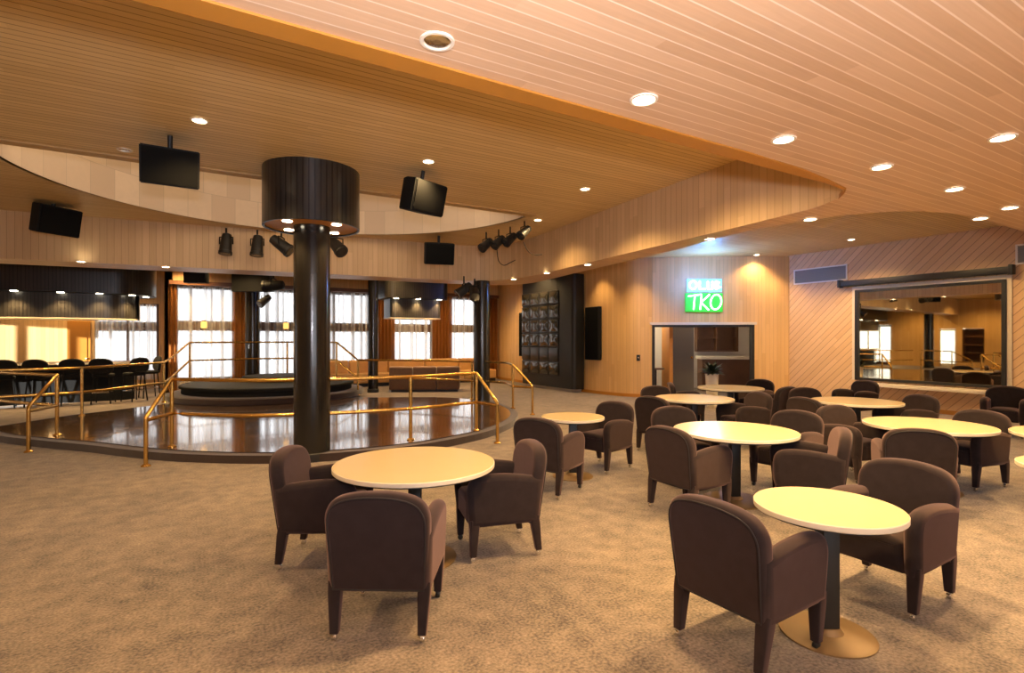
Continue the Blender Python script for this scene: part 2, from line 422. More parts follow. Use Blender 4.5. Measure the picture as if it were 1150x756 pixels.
# window wall
WINS = [(-.45, 1.2), (1.72, 5.42), (6.15, 7.8), (8.45, 9.95)]
WZ0, WZ1 = .35, 3.22
bm = bmesh.new(); bm.loops.layers.uv.new('UVMap')
xs = [-.72] + [e for w in WINS for e in w] + [10.75]
for a, b_ in zip(xs[::2], xs[1::2]):
    wallstrip('', [(a, VB), (b_, VB)], 0, ZH, -.2, None, bm=bm, s0=a)
for a, b_ in WINS:
    wallstrip('', [(a, VB), (b_, VB)], WZ1, ZH, -.2, None, bm=bm, s0=a); wallstrip('', [(a, VB), (b_, VB)], 0, WZ0, -.2, None, bm=bm, s0=a)
wallstrip('', [(-.72, VB), (-.72, VA)], 0, ZH, .2, None, bm=bm)
struct(link('wall_window', bm, M['wall'], smooth=False))
WB = (-2.62, -.95)
bm = bmesh.new(); bm.loops.layers.uv.new('UVMap')
for a, b_, z0, z1 in ((U0-.16, WB[0], 0, ZH), (WB[1], -.7, 0, ZH), (*WB, 2.75, ZH), (*WB, 0, .5)):
    wallstrip('', [(a, VA), (b_, VA)], z0, z1, -.2, None, bm=bm, s0=a)
struct(link('wall_bar', bm, M['wall'], smooth=False))
# windows: frame and transom, one pane mesh each
def window(i, a, b_, v, z0, z1, bay, lo=1.86, hi=2.16):
    bm = bmesh.new()
    for x in (a, b_-.07): box(bm, x, x+.07, v+.04, v+.16, z0, z1)
    box(bm, a+.07, b_-.07, v+.04, v+.16, z1-.08, z1); box(bm, a+.07, b_-.07, v+.04, v+.16, z0, z0+.08)
    box(bm, a+.07, b_-.07, v+.02, v+.16, lo, hi)
    k = max(1, round((b_-a)/bay))
    for j in range(1, k):
        x = a+(b_-a)*j/k; box(bm, x-.04, x+.04, v+.05, v+.15, z0+.08, lo); box(bm, x-.04, x+.04, v+.05, v+.15, hi, z1-.08)
    o = struct(link('window_%d' % i, bm, M['brown'], smooth=False))
    bm = bmesh.new(); box(bm, a+.07, b_-.07, v+.09, v+.10, z0+.08, lo); box(bm, a+.07, b_-.07, v+.09, v+.10, hi, z1-.08)
    link('pane', bm, M['glass'], o, smooth=False)
for i, (a, b_) in enumerate(WINS): window(i+1, a, b_, VB, WZ0, WZ1, 1.2)
window(5, *WB, VA, .5, 2.75, .9)

# baseboards
def base(name, path, th=.02):
    struct(wallstrip(name, path, 0, .09, th, M['trim']))
base('baseboard_far', [(p[0]-.002, p[1]) for p in wp], .02)
base('baseboard_right', [(U1-.005, CORNER[1]-.1), (U1-.005, V0+.1)], .02)

# ---------------------------------------------------------------- room beyond the wide opening
BRA = (Vector(OB)-Vector(OA)).normalized(); BRN = Vector((-BRA.y, BRA.x))   # along, inwards
if BRN.dot(Vector((CA, SA))) < 0: BRN = -BRN
def br(s, d): return tuple(Vector(OA)+BRA*s+BRN*d)
OW = (Vector(OB)-Vector(OA)).length
bm = bmesh.new(); bm.loops.layers.uv.new('UVMap')
wallstrip('', [br(-.12, .18), br(-.12, 3.2)], 0, 2.7, -.1, None, bm=bm)
wallstrip('', [br(-.12, 3.2), br(OW+1.2, 3.2)], 0, 2.7, -.1, None, bm=bm)
wallstrip('', [br(OW+1.2, 3.2), br(OW+1.2, .17)], 0, 2.7, -.1, None, bm=bm)
struct(link('wall_beyond', bm, M['white'], smooth=False))
struct(prism('ceiling_beyond', [br(-.12, .18), br(OW+1.3, .18), br(OW+1.3, 3.3), br(-.12, 3.3)], 2.7, 2.8, M['white'], M['white']))
bm = bmesh.new()
def pbox(bm, s0, s1, d0, d1, z0, z1, bev=0):
    mt = Matrix(((BRA.x, BRN.x, 0, OA[0]), (BRA.y, BRN.y, 0, OA[1]), (0, 0, 1, 0), (0, 0, 0, 1)))
    b2 = bmesh.new(); box(b2, s0, s1, d0, d1, z0, z1, bev)
    bmesh.ops.transform(b2, matrix=mt, verts=b2.verts[:])
    me = bpy.data.meshes.new('t'); b2.to_mesh(me); b2.free(); bm.from_mesh(me); bpy.data.meshes.remove(me)
pbox(bm, -.0, .07, -.03, .17, 0, OT); pbox(bm, OW-.07, OW, -.03, .17, 0, OT); pbox(bm, .07, OW-.07, -.03, .17, OT-.06, OT)
struct(link('trim_3', bm, M['black'], smooth=False))
bm = bmesh.new(); pbox(bm, -.06, OW+.06, -.035, -.002, OT+.002, OT+.07)
struct(link('trim_4', bm, M['edge'], smooth=False))
bm = bmesh.new(); pbox(bm, .52, .62, .3, 1.4, 0, 2.65); o = struct(link('wall_divider', bm, M['trim'], smooth=False))
bm = bmesh.new(); pbox(bm, .75, 1.5, 1.6, 1.65, 0, 2.3); pbox(bm, .82, 1.43, 1.58, 1.62, .2, 1.0); pbox(bm, .82, 1.43, 1.58, 1.62, 1.15, 2.1)
o = struct(link('door_1', bm, M['grey'], smooth=False))
bm = bmesh.new(); lathe(bm, [(.0, 0), (.03, .01), (.035, .04), (.0, .06)], 12, (*br(1.42, 1.55), 1.05), (-BRN.x, -BRN.y, 0)); link('door_handle', bm, M['brass'], o)
t = thing('back_counter', 'low dark counter with a pale top seen inside the wide doorway', 'counter')
bm = bmesh.new(); pbox(bm, 1.85, OW+.6, 2.0, 2.6, 0, .98); link('cabinet', bm, M['brown'], t, smooth=False)
bm = bmesh.new(); pbox(bm, 1.80, OW+.65, 1.95, 2.65, .98, 1.07, .01); link('countertop', bm, M['white'], t)
t = thing('shelf_unit', 'dark shelving unit on the wall above the pale back counter', 'shelf')
bm = bmesh.new(); pbox(bm, 1.9, OW+.5, 3.12, 3.18, 1.2, 2.5); link('back_panel', bm, M['brown'], t, smooth=False)
for x in (1.9, 2.5, OW+.45):
    bm = bmesh.new(); pbox(bm, x, x+.05, 2.85, 3.12, 1.2, 2.5); link('upright', bm, M['brown'], t, smooth=False)
for z in (1.2, 1.62, 2.04, 2.46):
    bm = bmesh.new(); pbox(bm, 1.96, OW+.44, 2.86, 3.12, z, z+.04); link('shelf', bm, M['brown'], t, smooth=False)
# small dark side table in the lit corner
t = thing('side_table', 'small dark table standing in the bright left end of the back room', 'table', (*br(.26, .95), 0))
bm = bmesh.new(); lathe(bm, [(.24, .72), (.25, .73), (.25, .755), (.24, .765)], 24); link('tabletop', bm, M['brown'], t)
bm = bmesh.new(); lathe(bm, [(.16, 0), (.16, .02), (.03, .05), (.03, .72)], 16); link('pedestal', bm, M['black'], t)

# ---------------------------------------------------------------- dance floor
fl_out = catmull([(-3.1, 12.2), (-2.56, 11.2), (-1.9, 10.35), (-1.27, 9.6), (-.7, 8.85), (-.1, 8.2), (.8, 7.55), (1.7, 7.25), (2.7, 7.22), (3.8, 7.55), (4.6, 8.05), (5.3, 8.75), (5.8, 9.6), (6.1, 10.6), (6.15, 11.6), (5.6, 12.7), (4.3, 13.5), (3.0, 14.2), (1.6, 15.2), (.3, 15.3), (-1.0, 14.4), (-2.2, 13.4)], 5)
cen = Vector((1.9, 11.4))
def shrink(pts, d): return [tuple(Vector(p)+(cen-Vector(p)).normalized()*d) for p in pts]
struct(prism('floor_platform', fl_out, 0, .105, M['curb'], M['curb']))
struct(prism('floor_dance', shrink(fl_out, .15), .105, .12, M['parquet'], M['curb'], mtop=M['parquet']))
DZ = .12
# stage
SX, SY = xy(-6.4, 14.3)
st = thing('stage', 'low round stage of stacked dark tiers at the back of the dance floor', 'stage', (SX, SY, DZ))
bm = bmesh.new(); lathe(bm, [(2.35, 0), (2.37, .02), (2.37, .13), (2.33, .15)], 64); link('lower_tier', bm, M['curb'], st)
bm = bmesh.new(); lathe(bm, [(2.05, .15), (2.05, .27), (2.10, .28), (2.10, .33), (2.07, .35)], 64); link('upper_tier', bm, M['case'], st)
bm = bmesh.new(); lathe(bm, [(.98, .35), (1.0, .36), (1.0, .46), (.97, .48)], 48, (.35, .6, 0)); link('riser', bm, M['case'], st)

# ---------------------------------------------------------------- brass rails
def rail(label, top, mid, posts, name='brass_railing'):
    t = thing(name, label, 'railing', (posts[0][0], posts[0][1], posts[0][2]), group='brass railings of the dance floor')
    off = Vector(t.location)
    for nm_, pts in (('top_rail', top), ('middle_rail', mid)):
        bm = bmesh.new(); tube(bm, [Vector(p)-off for p in pts], .026, 10); link(nm_, bm, M['brass'], t)
    for x, y, z0, z1 in posts:
        bm = bmesh.new(); tube(bm, [Vector((x, y, z))-off for z in (z0, z1)], .026, 10)
        lathe(bm, [(.055, 0), (.055, .012), (.03, .03)], 16, Vector((x, y, z0))-off); link('post', bm, M['brass'], t)
H1, H2 = .93, .46
def run(pts2, z): return [(p[0], p[1], z) for p in pts2]
# front rail
pa, pb, pc, pd, pe = at(163.8, 524, 0), at(193, 502, DZ), at(469, 497, DZ), at(535, 484, DZ), at(558.6, 498, 0)
midp = catmull([pb, (.55, 8.02), (1.55, 7.66), pc if 0 else (2.75, 7.55), (3.6, 7.72), pd], 6)
top = [(*pa, .58), (*pa, .615)] + [tuple(Vector((*pa, .62)).lerp(Vector((*pb, DZ+H1)), k)) for k in (.25, .5, .75)] + run(midp, DZ+H1) + [tuple(Vector((*pd, DZ+H1)).lerp(Vector((*pe, .62)), k)) for k in (.25, .5, .75)] + [(*pe, .615), (*pe, .58)]
rail('long brass handrail curving round the front edge of the dance floor behind the black column', top, run([pa] + midp + [pe], DZ+H2), [(*pa, 0, .6), (*pb, DZ-.02+.02, DZ+H1), (2.75, 7.55, DZ, DZ+H1), (*pd, DZ, DZ+H1), (*pe, 0, .6)])
# left front rail
qa, qb = at(32, 508, 0), at(64, 489, DZ)
qm = catmull([qb, (-2.3, 11.35), (-2.75, 12.0), (-3.0, 12.4)], 4)
top = [(*qa, .6)] + [tuple(Vector((*qa, .64)).lerp(Vector((*qb, DZ+H1)), k)) for k in (0, .5)] + run(qm, DZ+H1)
rail('short brass handrail with a sloping end at the left entrance of the dance floor', top, run([qa] + qm, DZ+H2), [(*qa, 0, .6), (*qb, DZ, DZ+H1), (-2.98, 12.36, .1, DZ+H1)])
# rear left rail, up over the stage and down to the rear right
r0, r1, r2 = at(-8, 476, DZ), at(92, 467, DZ), at(184, 452, DZ)
s1, s2 = atd(213, 14.6), atd(378, 14.9)
back = catmull([r0, r1, r2], 5)
SZ = DZ+.35
arcs = catmull([s1, xy(-7.4, 16.0), xy(-6.2, 16.2), s2], 6)
r3, r4, r5, r6 = atd(402, 14.2), atd(470, 13.9), atd(530, 13.2), atd(565, 12.6)
rear = catmull([r3, r4, r5, r6, atd(576, 11.6)], 5)
top = run(back, DZ+H1) + run([tuple(Vector(r2).lerp(Vector(s1), .3))], DZ+H1+.12) + run(arcs, SZ+1.04) + run([tuple(Vector(s2).lerp(Vector(r3), .75))], DZ+H1+.12) + run(rear, DZ+H1)
midr = run(back, DZ+H2) + run([tuple(Vector(r2).lerp(Vector(s1), .3))], DZ+H2+.1) + run(arcs, SZ+.55) + run([tuple(Vector(s2).lerp(Vector(r3), .75))], DZ+H2+.1) + run(rear, DZ+H2)
re = at(598, 466, 0); r7 = atd(576, 11.6)
top += [tuple(Vector((*r7, DZ+H1)).lerp(Vector((*re, .62)), k)) for k in (.3, .7)] + [(*re, .6)]
midr += [(*re, DZ+H2)]
posts = [(*r1, DZ, DZ+H1), (*r2, DZ, DZ+H1), (*s1, SZ, SZ+1.04), (*atd(300, 15.5), SZ, SZ+1.04) if 0 else (*arcs[9], SZ, SZ+1.04), (*s2, SZ, SZ+1.04), (*r3, DZ, DZ+H1), (*r5, DZ, DZ+H1), (*r7, 0.1, DZ+H1), (*re, 0, .6)]
rail('brass handrail behind the dance floor that rises over the round stage', top, midr, posts)

# ---------------------------------------------------------------- columns
def column(label, c, r, top, drum=False):
    t = thing('round_column', label, 'column', (*c, 0), group='black round columns')
    bm = bmesh.new(); lathe(bm, [(r, 0), (r, top)], 48); link('shaft', bm, M['glossblack'], t)
    bm = bmesh.new(); lathe(bm, [(r+.02, 0), (r+.02, .1), (r+.005, .11)], 48); link('plinth', bm, M['black'], t)
    return t
CC = xy(-.3717*7.2, 7.2)
t = column('thick black column in front of the dance floor with a wide black drum at its top', CC, .232, ZH)
bm = bmesh.new(); uvl = bm.loops.layers.uv.new('UVMap')
n = 64; R = .612
for z0, z1 in ((3.08, ZH),):
    lo = [bm.verts.new((R*cos(2*pi*k/n), R*sin(2*pi*k/n), z0)) for k in range(n)]; hi = [bm.verts.new((R*cos(2*pi*k/n), R*sin(2*pi*k/n), z1)) for k in range(n)]
    for k in range(n):
        f = bm.faces.new((lo[k], lo[(k+1) % n], hi[(k+1) % n], hi[k]))
        for l, uv in zip(f.loops, ((k, z0), (k+1, z0), (k+1, z1), (k, z1))): l[uvl].uv = (uv[0]*2*pi*R/n, uv[1])
    inn = [bm.verts.new((.585*cos(2*pi*k/n), .585*sin(2*pi*k/n), z0)) for k in range(n)]; in2 = [bm.verts.new((.585*cos(2*pi*k/n), .585*sin(2*pi*k/n), z1)) for k in range(n)]
    for k in range(n):
        bm.faces.new((lo[k], inn[k], inn[(k+1) % n], lo[(k+1) % n])); bm.faces.new((inn[k], in2[k], in2[(k+1) % n], inn[(k+1) % n])); bm.faces.new((hi[k], hi[(k+1) % n], in2[(k+1) % n], in2[k]))
drum = link('drum', bm, M['fluted'], t)
bm = bmesh.new(); lathe(bm, [(.58, 3.10), (.58, 3.14)], 48)
drum['label'] = 'black fluted drum'
sof = link('drum_underside', bm, M['trim'], drum)
LIGHTS = []
for k in range(4):
    a = radians(35+90*k); p = (.42*cos(a), .42*sin(a))
    bm = bmesh.new(); lathe(bm, [(.06, 3.092), (.06, 3.10)], 16, (*p, 0)); link('lamp', bm, M['lamp'], drum)
    LIGHTS.append(((CC[0]+p[0], CC[1]+p[1], 3.07), 16, 1.6))
column('slim black column at the rear right corner of the dance floor', atd(541, 13.0), .195, ZL)
column('black column against the windows behind the round stage', atd(283.5, 16.6), .21, ZH)
column('black column left of the hanging canopy over the sofas', atd(419, 16.2), .15, ZH)
column('black column far left beside the bar, seen in the mirror', (-7.7, 13.9), .22, ZL)

# ---------------------------------------------------------------- tables
def make_table(R, postr=.045, baser=.29):
    t = thing('round_table', '', 'table', (0, 0, 0))
    bm = bmesh.new(); lathe(bm, [(R-.004, .668), (R, .672), (R, .696), (R-.004, .70)], 72); o = link('tabletop', bm, [M['laminate'], M['edge']], t)
    for p in o.data.polygons:
        if abs(p.normal.z) < .9: p.material_index = 1
    bm = bmesh.new(); lathe(bm, [(R-.03, .655), (R-.03, .669)], 64); link('underframe', bm, M['black'], t)
    bm = bmesh.new(); box(bm, -postr, postr, -postr, postr, .015, .66, .008); link('post', bm, M['black'], t)
    bm = bmesh.new(); lathe(bm, [(baser, 0), (baser, .008), (baser-.02, .016), (.08, .022), (.06, .05)], 48); link('base', bm, M['bronze'], t)
    return t
TB, TS = make_table(.58, baser=.30), make_table(.365, baser=.235)
ub, us = [], []
TABLES = {}
for key, X, Y, big, lab in (
    ('A', -.708, 3.93, 1, 'large round cream table nearest the black column, ringed by three chairs'),
    ('B', 1.71, 2.92, 0, 'small round cream table nearest the camera, with two chairs and a brown disc base'),
    ('C', 2.21, 5.34, 1, 'large round table with a pale sheen in the middle of the seating area'),
    ('D', 4.4, 5.70, 1, 'large round cream table behind the small front table, set toward the mirror'),
    ('E', 2.80, 8.27, 1, 'round table with a bluish sheen in front of the wide doorway'),
    ('F', .71, 6.28, 0, 'small round table standing alone beside the dance floor entrance'),
    ('G', 4.08, 10.05, 1, 'dim round table closest to the wide doorway, beside the potted plant'),
    ('H', 5.02, 7.85, 1, 'round wood-toned table seen edge-on in front of the diagonal boarded wall'),
    ('I', 5.42, 5.02, 1, 'round table cut by the right edge of the photo, farthest of the three there'),
    ('J', 4.05, 3.80, 0, 'round table cut by the right edge of the photo, middle of the three there'),
    ('K', 2.53, 2.09, 0, 'round table cut by the right edge of the photo, lowest of the three there')):
    TABLES[key] = xy(X, Y)
    place(TB if big else TS, ub if big else us, lab, (*xy(X, Y), 0), radians(-30), 'round cream tables')

# ---------------------------------------------------------------- armchairs
def make_chair():
    t = thing('club_armchair', '', 'chair', (0, 0, 0))
    def bk(a, b_, d): return (a, -.225-.14*(b_-.3)+.28*a*a-d, b_)
    W = .27
    lp = smooth_pts([(-W, .42), (-W-.008, .58), (-W-.010, .69), (-W+.045, .772), (-.09, .806), (.09, .806), (W-.045, .772), (W+.010, .69), (W+.008, .58), (W, .42)], 3)
    out = [(-W+.008, .25)] + lp + [(W-.008, .25)]
    bm = bmesh.new(); pillow(bm, out, .10, .034, bk); b0 = link('backrest', bm, M['velvet'], t, angle=75)
    bm = bmesh.new(); pp = [bk(a*.925, .53+(b_-.53)*.925, .0505) for a, b_ in out]; pp.append(pp[0])
    tube(bm, pp, .004, 6, cap=False); link('piping', bm, M['piping'], b0)
    for s in (-1, 1):
        ao = [(-.25, .25), (.272, .25)] + smooth_pts([(.276, .30), (.290, .43), (.294, .54), (.25, .612), (.14, .632), (.0, .628), (-.14, .61), (-.28, .58)], 3)
        ao = [p for p in ao if p[0] > -.2 or p[1] < .3] + [(-.28, .58)]
        bm = bmesh.new(); pillow(bm, ao, .092, .044, lambda a, b_, d: (s*(.232+.03*(b_-.25))+d, a, b_)); link('armrest', bm, M['velvet'], t, angle=75)
    so = [(-.19, .25), (.19, .25)] + smooth_pts([(.19, .38), (.185, .44), (.1, .462), (-.1, .462), (-.185, .44), (-.19, .38)], 2)
    bm = bmesh.new(); pillow(bm, so, .45, .04, lambda a, b_, d: (a, .05+d, b_)); link('seat', bm, M['velvet'], t, angle=75)
    for s in (-1, 1):
        for fr in (1, -1):
            bm = bmesh.new(); rings = []
            for z, h, dy in ((.31, .034, -.012), (.25, .034, 0), (.045, .023, .03)):
                cy = .236+.2*dy if fr == 1 else -.222-dy
                cx = .240-.2*dy
                q = rrect(-h, h, -h, h, h*.3, 3)
                rings.append([bm.verts.new((s*cx+a, cy+b_, z)) for a, b_ in q])
            for A, B in zip(rings, rings[1:]):
                for k in range(len(A)): bm.faces.new((A[k], A[(k+1) % len(A)], B[(k+1) % len(A)], B[k]))
            bm.faces.new(rings[0]); bm.faces.new(rings[-1][::-1])
            lg = link('leg', bm, M['velvet'], t)
            y1 = .242 if fr == 1 else -.252
            bm = bmesh.new(); lathe(bm, [(.010, -.014), (.020, -.012), (.022, -.006), (.022, .006), (.020, .012), (.010, .014)], 16, (s*.234, y1, .022), (1, 0, 0))
            lathe(bm, [(.018, .036), (.018, .05)], 12, (s*.234, y1, 0))
            link('caster', bm, M['rubber'] if fr == 1 and s == 1 else M['chrome'], lg)
    return t
CH = make_chair(); uc = []
def chair(X, Y, fx, fy, lab):
    u, v = xy(X, Y); a = xy(fx, fy)
    place(CH, uc, lab, (u, v, 0), atan2(a[1], a[0])-pi/2, 'plum club armchairs round the tables')
chair(-.70, 3.10, .03, 1, 'plum armchair with its back to the camera at the large front table')
chair(-1.37, 3.97, 1, .02, 'plum armchair facing right at the left side of the large front table by the column')
chair(-.114, 4.14, -.96, -.29, 'plum armchair facing left at the right side of the large front table by the column')
chair(1.24, 2.84, .84, .545, 'plum armchair nearest the camera with its back turned at the small front table')
chair(2.36, 3.38, -.85, -.53, 'brown-lit armchair facing the camera across the small front table, seat in view')
chair(1.66, 5.06, .85, .52, 'dark armchair with its back turned at the left of the sheen-topped middle table')
chair(2.70, 4.93, -.92, .38, 'armchair side-on with a red-brown rim at the right of the sheen-topped middle table')
chair(2.98, 5.85, -.78, -.62, 'armchair whose rounded back shows behind the right end of the sheen-topped middle table')
chair(1.96, 6.12, .18, -1, 'armchair whose brown back shows behind the left end of the sheen-topped middle table')
chair(3.76, 5.06, .42, .9, 'black-looking armchair with its back turned at the large table toward the mirror')
chair(5.02, 5.95, -.94, -.33, 'armchair at the right end of the large table toward the mirror, front legs in view')
chair(3.98, 6.24, .28, -.96, 'armchair behind the left end of the large table toward the mirror')
chair(.40, 5.70, .55, .84, 'dark armchair with its back turned at the small lone table by the dance floor')
chair(1.13, 6.70, -.71, -.70, 'armchair facing the camera at the right of the small lone table by the dance floor')
chair(2.16, 7.72, .75, .66, 'dark armchair standing left of the bluish-sheened table near the doorway')
chair(2.52, 8.95, .25, -.96, 'armchair on the far side of the bluish-sheened table, under the light switch')
chair(3.46, 8.05, -.97, -.22, 'armchair with a red-brown back edge at the right of the bluish-sheened table')
chair(4.5, 9.3, -.5, .86, 'black-looking armchair with its back turned at the dim table near the plant')
chair(4.75, 10.55, -.75, -.66, 'armchair on the far right side of the dim table by the doorway')
chair(3.2, 9.85, 1, -.2, 'armchair on the left side of the dim table by the doorway')
chair(4.27, 7.5, .92, .35, 'dark armchair at the left end of the edge-on wood-toned table')
chair(5.62, 7.7, -.98, -.15, 'armchair at the right end of the edge-on wood-toned table')
chair(6.6, 10.35, -.95, -.3, 'armchair standing below the left corner of the mirror, beyond the edge-on table')
chair(8.2, 8.95, -.75, -.66, 'armchair against the right wall past the right corner of the mirror')
chair(4.85, 8.6, .1, -1, 'armchair on the far side of the edge-on wood-toned table')

# ---------------------------------------------------------------- bar
def hang_canopy(label, u0, u1, v0, v1, r, inset, z0, z1, z2, lamps):
    t = thing('hanging_canopy', label, 'canopy', (0, 0, 0), group='black hanging canopies with downlights')
    prism('upper_band', rrect(u0, u1, v0, v1, r), z1, z2, M['black'], M['fluted'], t, smooth=True)
    prism('lower_band', rrect(u0+inset, u1-inset, v0+inset, v1-inset, max(.1, r-inset*.5)), z0, z1, M['black'], M['fluted'], t, smooth=True)
    prism('edge_strip', rrect(u0+inset-.01, u1-inset+.01, v0+inset-.01, v1-inset+.01, max(.1, r-inset*.5)), z0-.03, z0, M['edge'], M['edge'], t, smooth=True)
    for x, y in lamps:
        bm = bmesh.new(); lathe(bm, [(.07, z1-.012), (.07, z1)], 16, (x, y, 0)); link('lamp', bm, M['lamp'], t)
        LIGHTS.append(((x, y, z1-.04), 26, 1.9))
hang_canopy('long black canopy with downlights hanging over the bar', -9.8, -.85, 16.6, 18.5, .9, .38, 2.13, 2.74, ZH,
            [(-1.35, 17.0), (-2.0, 16.78), (-2.75, 16.78), (-3.6, 16.78), (-1.08, 17.5), (-4.6, 16.78), (-6.4, 16.78), (-8.2, 16.78)])
ca, cb_ = atd(463, 17.0)
hang_canopy('short black canopy with three downlights hanging over the sofas', ca-1.02, ca+1.02, cb_-.62, cb_+.62, .25, .2, 2.26, 2.84, ZH,
            [(ca-.7, cb_-.52), (ca, cb_-.52), (ca+.7, cb_-.52)])
t = thing('bar_counter', 'long dark bar counter under the black canopy at the far left', 'counter', (-5.5, 17.7, 0))
o = prism('counter_front', rrect(-4.1, 4.15, -.35, .35, .3), 0, .96, M['case'], M['case'], t, smooth=True)
o = prism('countertop', rrect(-4.2, 4.25, -.5, .5, .4), .96, 1.01, M['brown'], M['edge'], t, smooth=True)
def make_stool():
    t = thing('bar_stool', '', 'stool', (0, 0, 0))
    bm = bmesh.new(); pillow(bm, rrect(-.21, .21, -.2, .2, .1), .09, .04, lambda a, b_, d: (a, b_, .70+d)); link('seat', bm, M['case'], t, angle=70)
    bm = bmesh.new(); pillow(bm, smooth_pts([(-.24, .72), (.24, .72), (.27, 1.0), (.16, 1.13), (-.16, 1.13), (-.27, 1.0)], 2, True), .07, .03, lambda a, b_, d: (a, -.2-.1*(b_-.78)+.6*a*a-d, b_)); link('backrest', bm, M['case'], t, angle=70)
    for sx in (-1, 1):
        bm = bmesh.new(); tube(bm, [(sx*.14, -.2, .68), (sx*.14, -.22, .82)], .014, 8); link('back_strut', bm, M['case'], t)
        for sy in (-1, 1):
            bm = bmesh.new(); tube(bm, [(sx*.15, sy*.15, .66), (sx*.2, sy*.2, 0)], .016, 8); link('leg', bm, M['case'], t)
    bm = bmesh.new(); q = .178; tube(bm, [(-q, -q, .28), (q, -q, .28), (q, q, .28), (-q, q, .28), (-q, -q, .28)], .011, 8); link('footrest', bm, M['chrome'], t)
    return t
STL = make_stool(); usl = []
stl = [(-1.02, 17.75, 1.9)] + [(-1.3-.62*k, 16.98 if k == 0 else 16.78, .7 if k == 0 else .15*(-1)**k) for k in range(8)]
ORD = ['at the rounded right end of the bar', 'second from the right end of the bar', 'third from the right end of the bar', 'fourth from the right end of the bar', 'fifth from the right end of the bar', 'sixth from the right end of the bar', 'seventh from the right end of the bar', 'eighth from the right end of the bar', 'ninth from the right end of the bar, nearest the left edge']
stl = [(*q, 'black bar stool '+w) for q, w in zip(stl, ORD)]
for u, v, a, lab in stl:
    place(STL, usl, lab, (u, v, 0), a, 'black stools along the bar')
bm = bmesh.new(); box(bm, -3.28, -2.72, VA-.06, VA-.002, 0, 2.15); box(bm, -3.2, -2.8, VA-.075, VA-.06, .15, 2.05)
o = struct(link('door_2', bm, M['trim'], smooth=False))
bm = bmesh.new(); lathe(bm, [(.0, 0), (.03, .01), (.035, .04), (.0, .06)], 12, (-2.8, VA-.06, 1.0), (0, -1, 0)); link('door_handle', bm, M['brass'], o)

# left wall fittings
def frame_door(name, v0, v1, zt, mats, mull):
    bm = bmesh.new()
    ys = [v0+(v1-v0)*k/mull for k in range(mull+1)]
    for y in ys: box(bm, U0-.10, U0-.02, max(v0, y-.05), min(v1, y+.05), 0, zt)
    box(bm, U0-.10, U0-.02, v0, v1, zt-.1, zt); box(bm, U0-.10, U0-.02, v0, v1, 0, .2)
    o = struct(link(name, bm, mats, smooth=False))
    bm = bmesh.new(); box(bm, U0-.065, U0-.055, v0, v1, .2, zt-.1); link('pane', bm, M['glass'], o, smooth=False)
frame_door('door_3', *GD, 2.49, M['brown'], 3)
frame_door('door_4', *DW, 2.19, M['white'], 1)
t = thing('display_niche', 'dark recessed shelf niche in the left wall, seen in the mirror', 'shelf', (U0-.35, (SN[0]+SN[1])/2, .3))
w2 = (SN[1]-SN[0])/2
bm = bmesh.new(); box(bm, -.05, .0, -w2, w2, 0, 1.9); box(bm, 0, .34, -w2, -w2+.04, 0, 1.9); box(bm, 0, .34, w2-.04, w2, 0, 1.9); link('carcass', bm, M['brown'], t, smooth=False)
for z in (.0, .5, .95, 1.4, 1.84):
    bm = bmesh.new(); box(bm, .0, .33, -w2+.04, w2-.04, z, z+.04); link('shelf', bm, M['brown'], t, smooth=False)

# ---------------------------------------------------------------- curtains
def drape(name, label, cat, a, b_, v, z0, z1, m, group, amp=.045, wl=.13, seed=0):
    rnd = random.Random(seed); bm = bmesh.new(); uvl = bm.loops.layers.uv.new('UVMap')
    n = max(16, int((b_-a)/wl*8)); cols = []
    ph = 0; offs = []
    for i in range(n+1):
        ph += 2*pi/8*(.75+.5*rnd.random()); offs.append(amp*sin(ph))
    for i in range(n+1):
        x = a+(b_-a)*i/n; col = []
        for k, (z, q) in enumerate(((z0, 1.15), (z0+(z1-z0)*.5, 1), (z1, .7))):
            col.append(bm.verts.new((x, v+offs[i]*q, z)))
        cols.append(col)
    for i in range(n):
        for k in range(2):
            f = bm.faces.new((cols[i][k], cols[i+1][k], cols[i+1][k+1], cols[i][k+1]))
            for l in f.loops: l[uvl].uv = (l.vert.co.x, l.vert.co.z)
    o = link(name, bm, m, smooth=True, angle=90, recalc=False)
    return tag(o, label, cat, group)
gs, gd = 'white sheer curtains on the window wall', 'amber drapes on the window wall'
drape('sheer_curtain', 'white sheer curtain left of the black column behind the stage', 'curtain', -.42, 1.15, VB-.085, .08, 3.2, M['sheer'], gs, seed=1)
drape('sheer_curtain', 'wide white sheer curtain behind the thick drum-topped column', 'curtain', 1.75, 5.4, VB-.085, .08, 3.2, M['sheer'], gs, seed=2)
drape('sheer_curtain', 'white sheer curtain under the short canopy over the sofas', 'curtain', 6.15, 7.8, VB-.085, .08, 3.2, M['sheer'], gs, seed=3)
drape('sheer_curtain', 'white sheer curtain left of the slim rear right column', 'curtain', 8.42, 9.95, VB-.085, .08, 3.2, M['sheer'], gs, seed=4)
drape('sheer_curtain', 'white sheer curtain behind the bar stools', 'curtain', -2.6, -1.0, VA-.14, .3, 2.72, M['sheer'], gs, seed=5)
drape('drape', 'dark amber drape at the left end of the window wall by the bar', 'curtain', -.62, -.4, VB-.2, .05, 3.3, M['drape'], gd, seed=6)
drape('drape', 'amber drape beside the black column behind the stage', 'curtain', 1.05, 1.8, VB-.22, .05, 3.3, M['drape'], gd, seed=7)
drape('drape', 'brown drape left of the window under the short canopy', 'curtain', 5.35, 6.25, VB-.22, .05, 3.3, M['drape'], gd, seed=8)
drape('drape', 'bright amber drape right of the window under the short canopy', 'curtain', 7.7, 8.5, VB-.22, .05, 3.3, M['drape'], gd, seed=9)
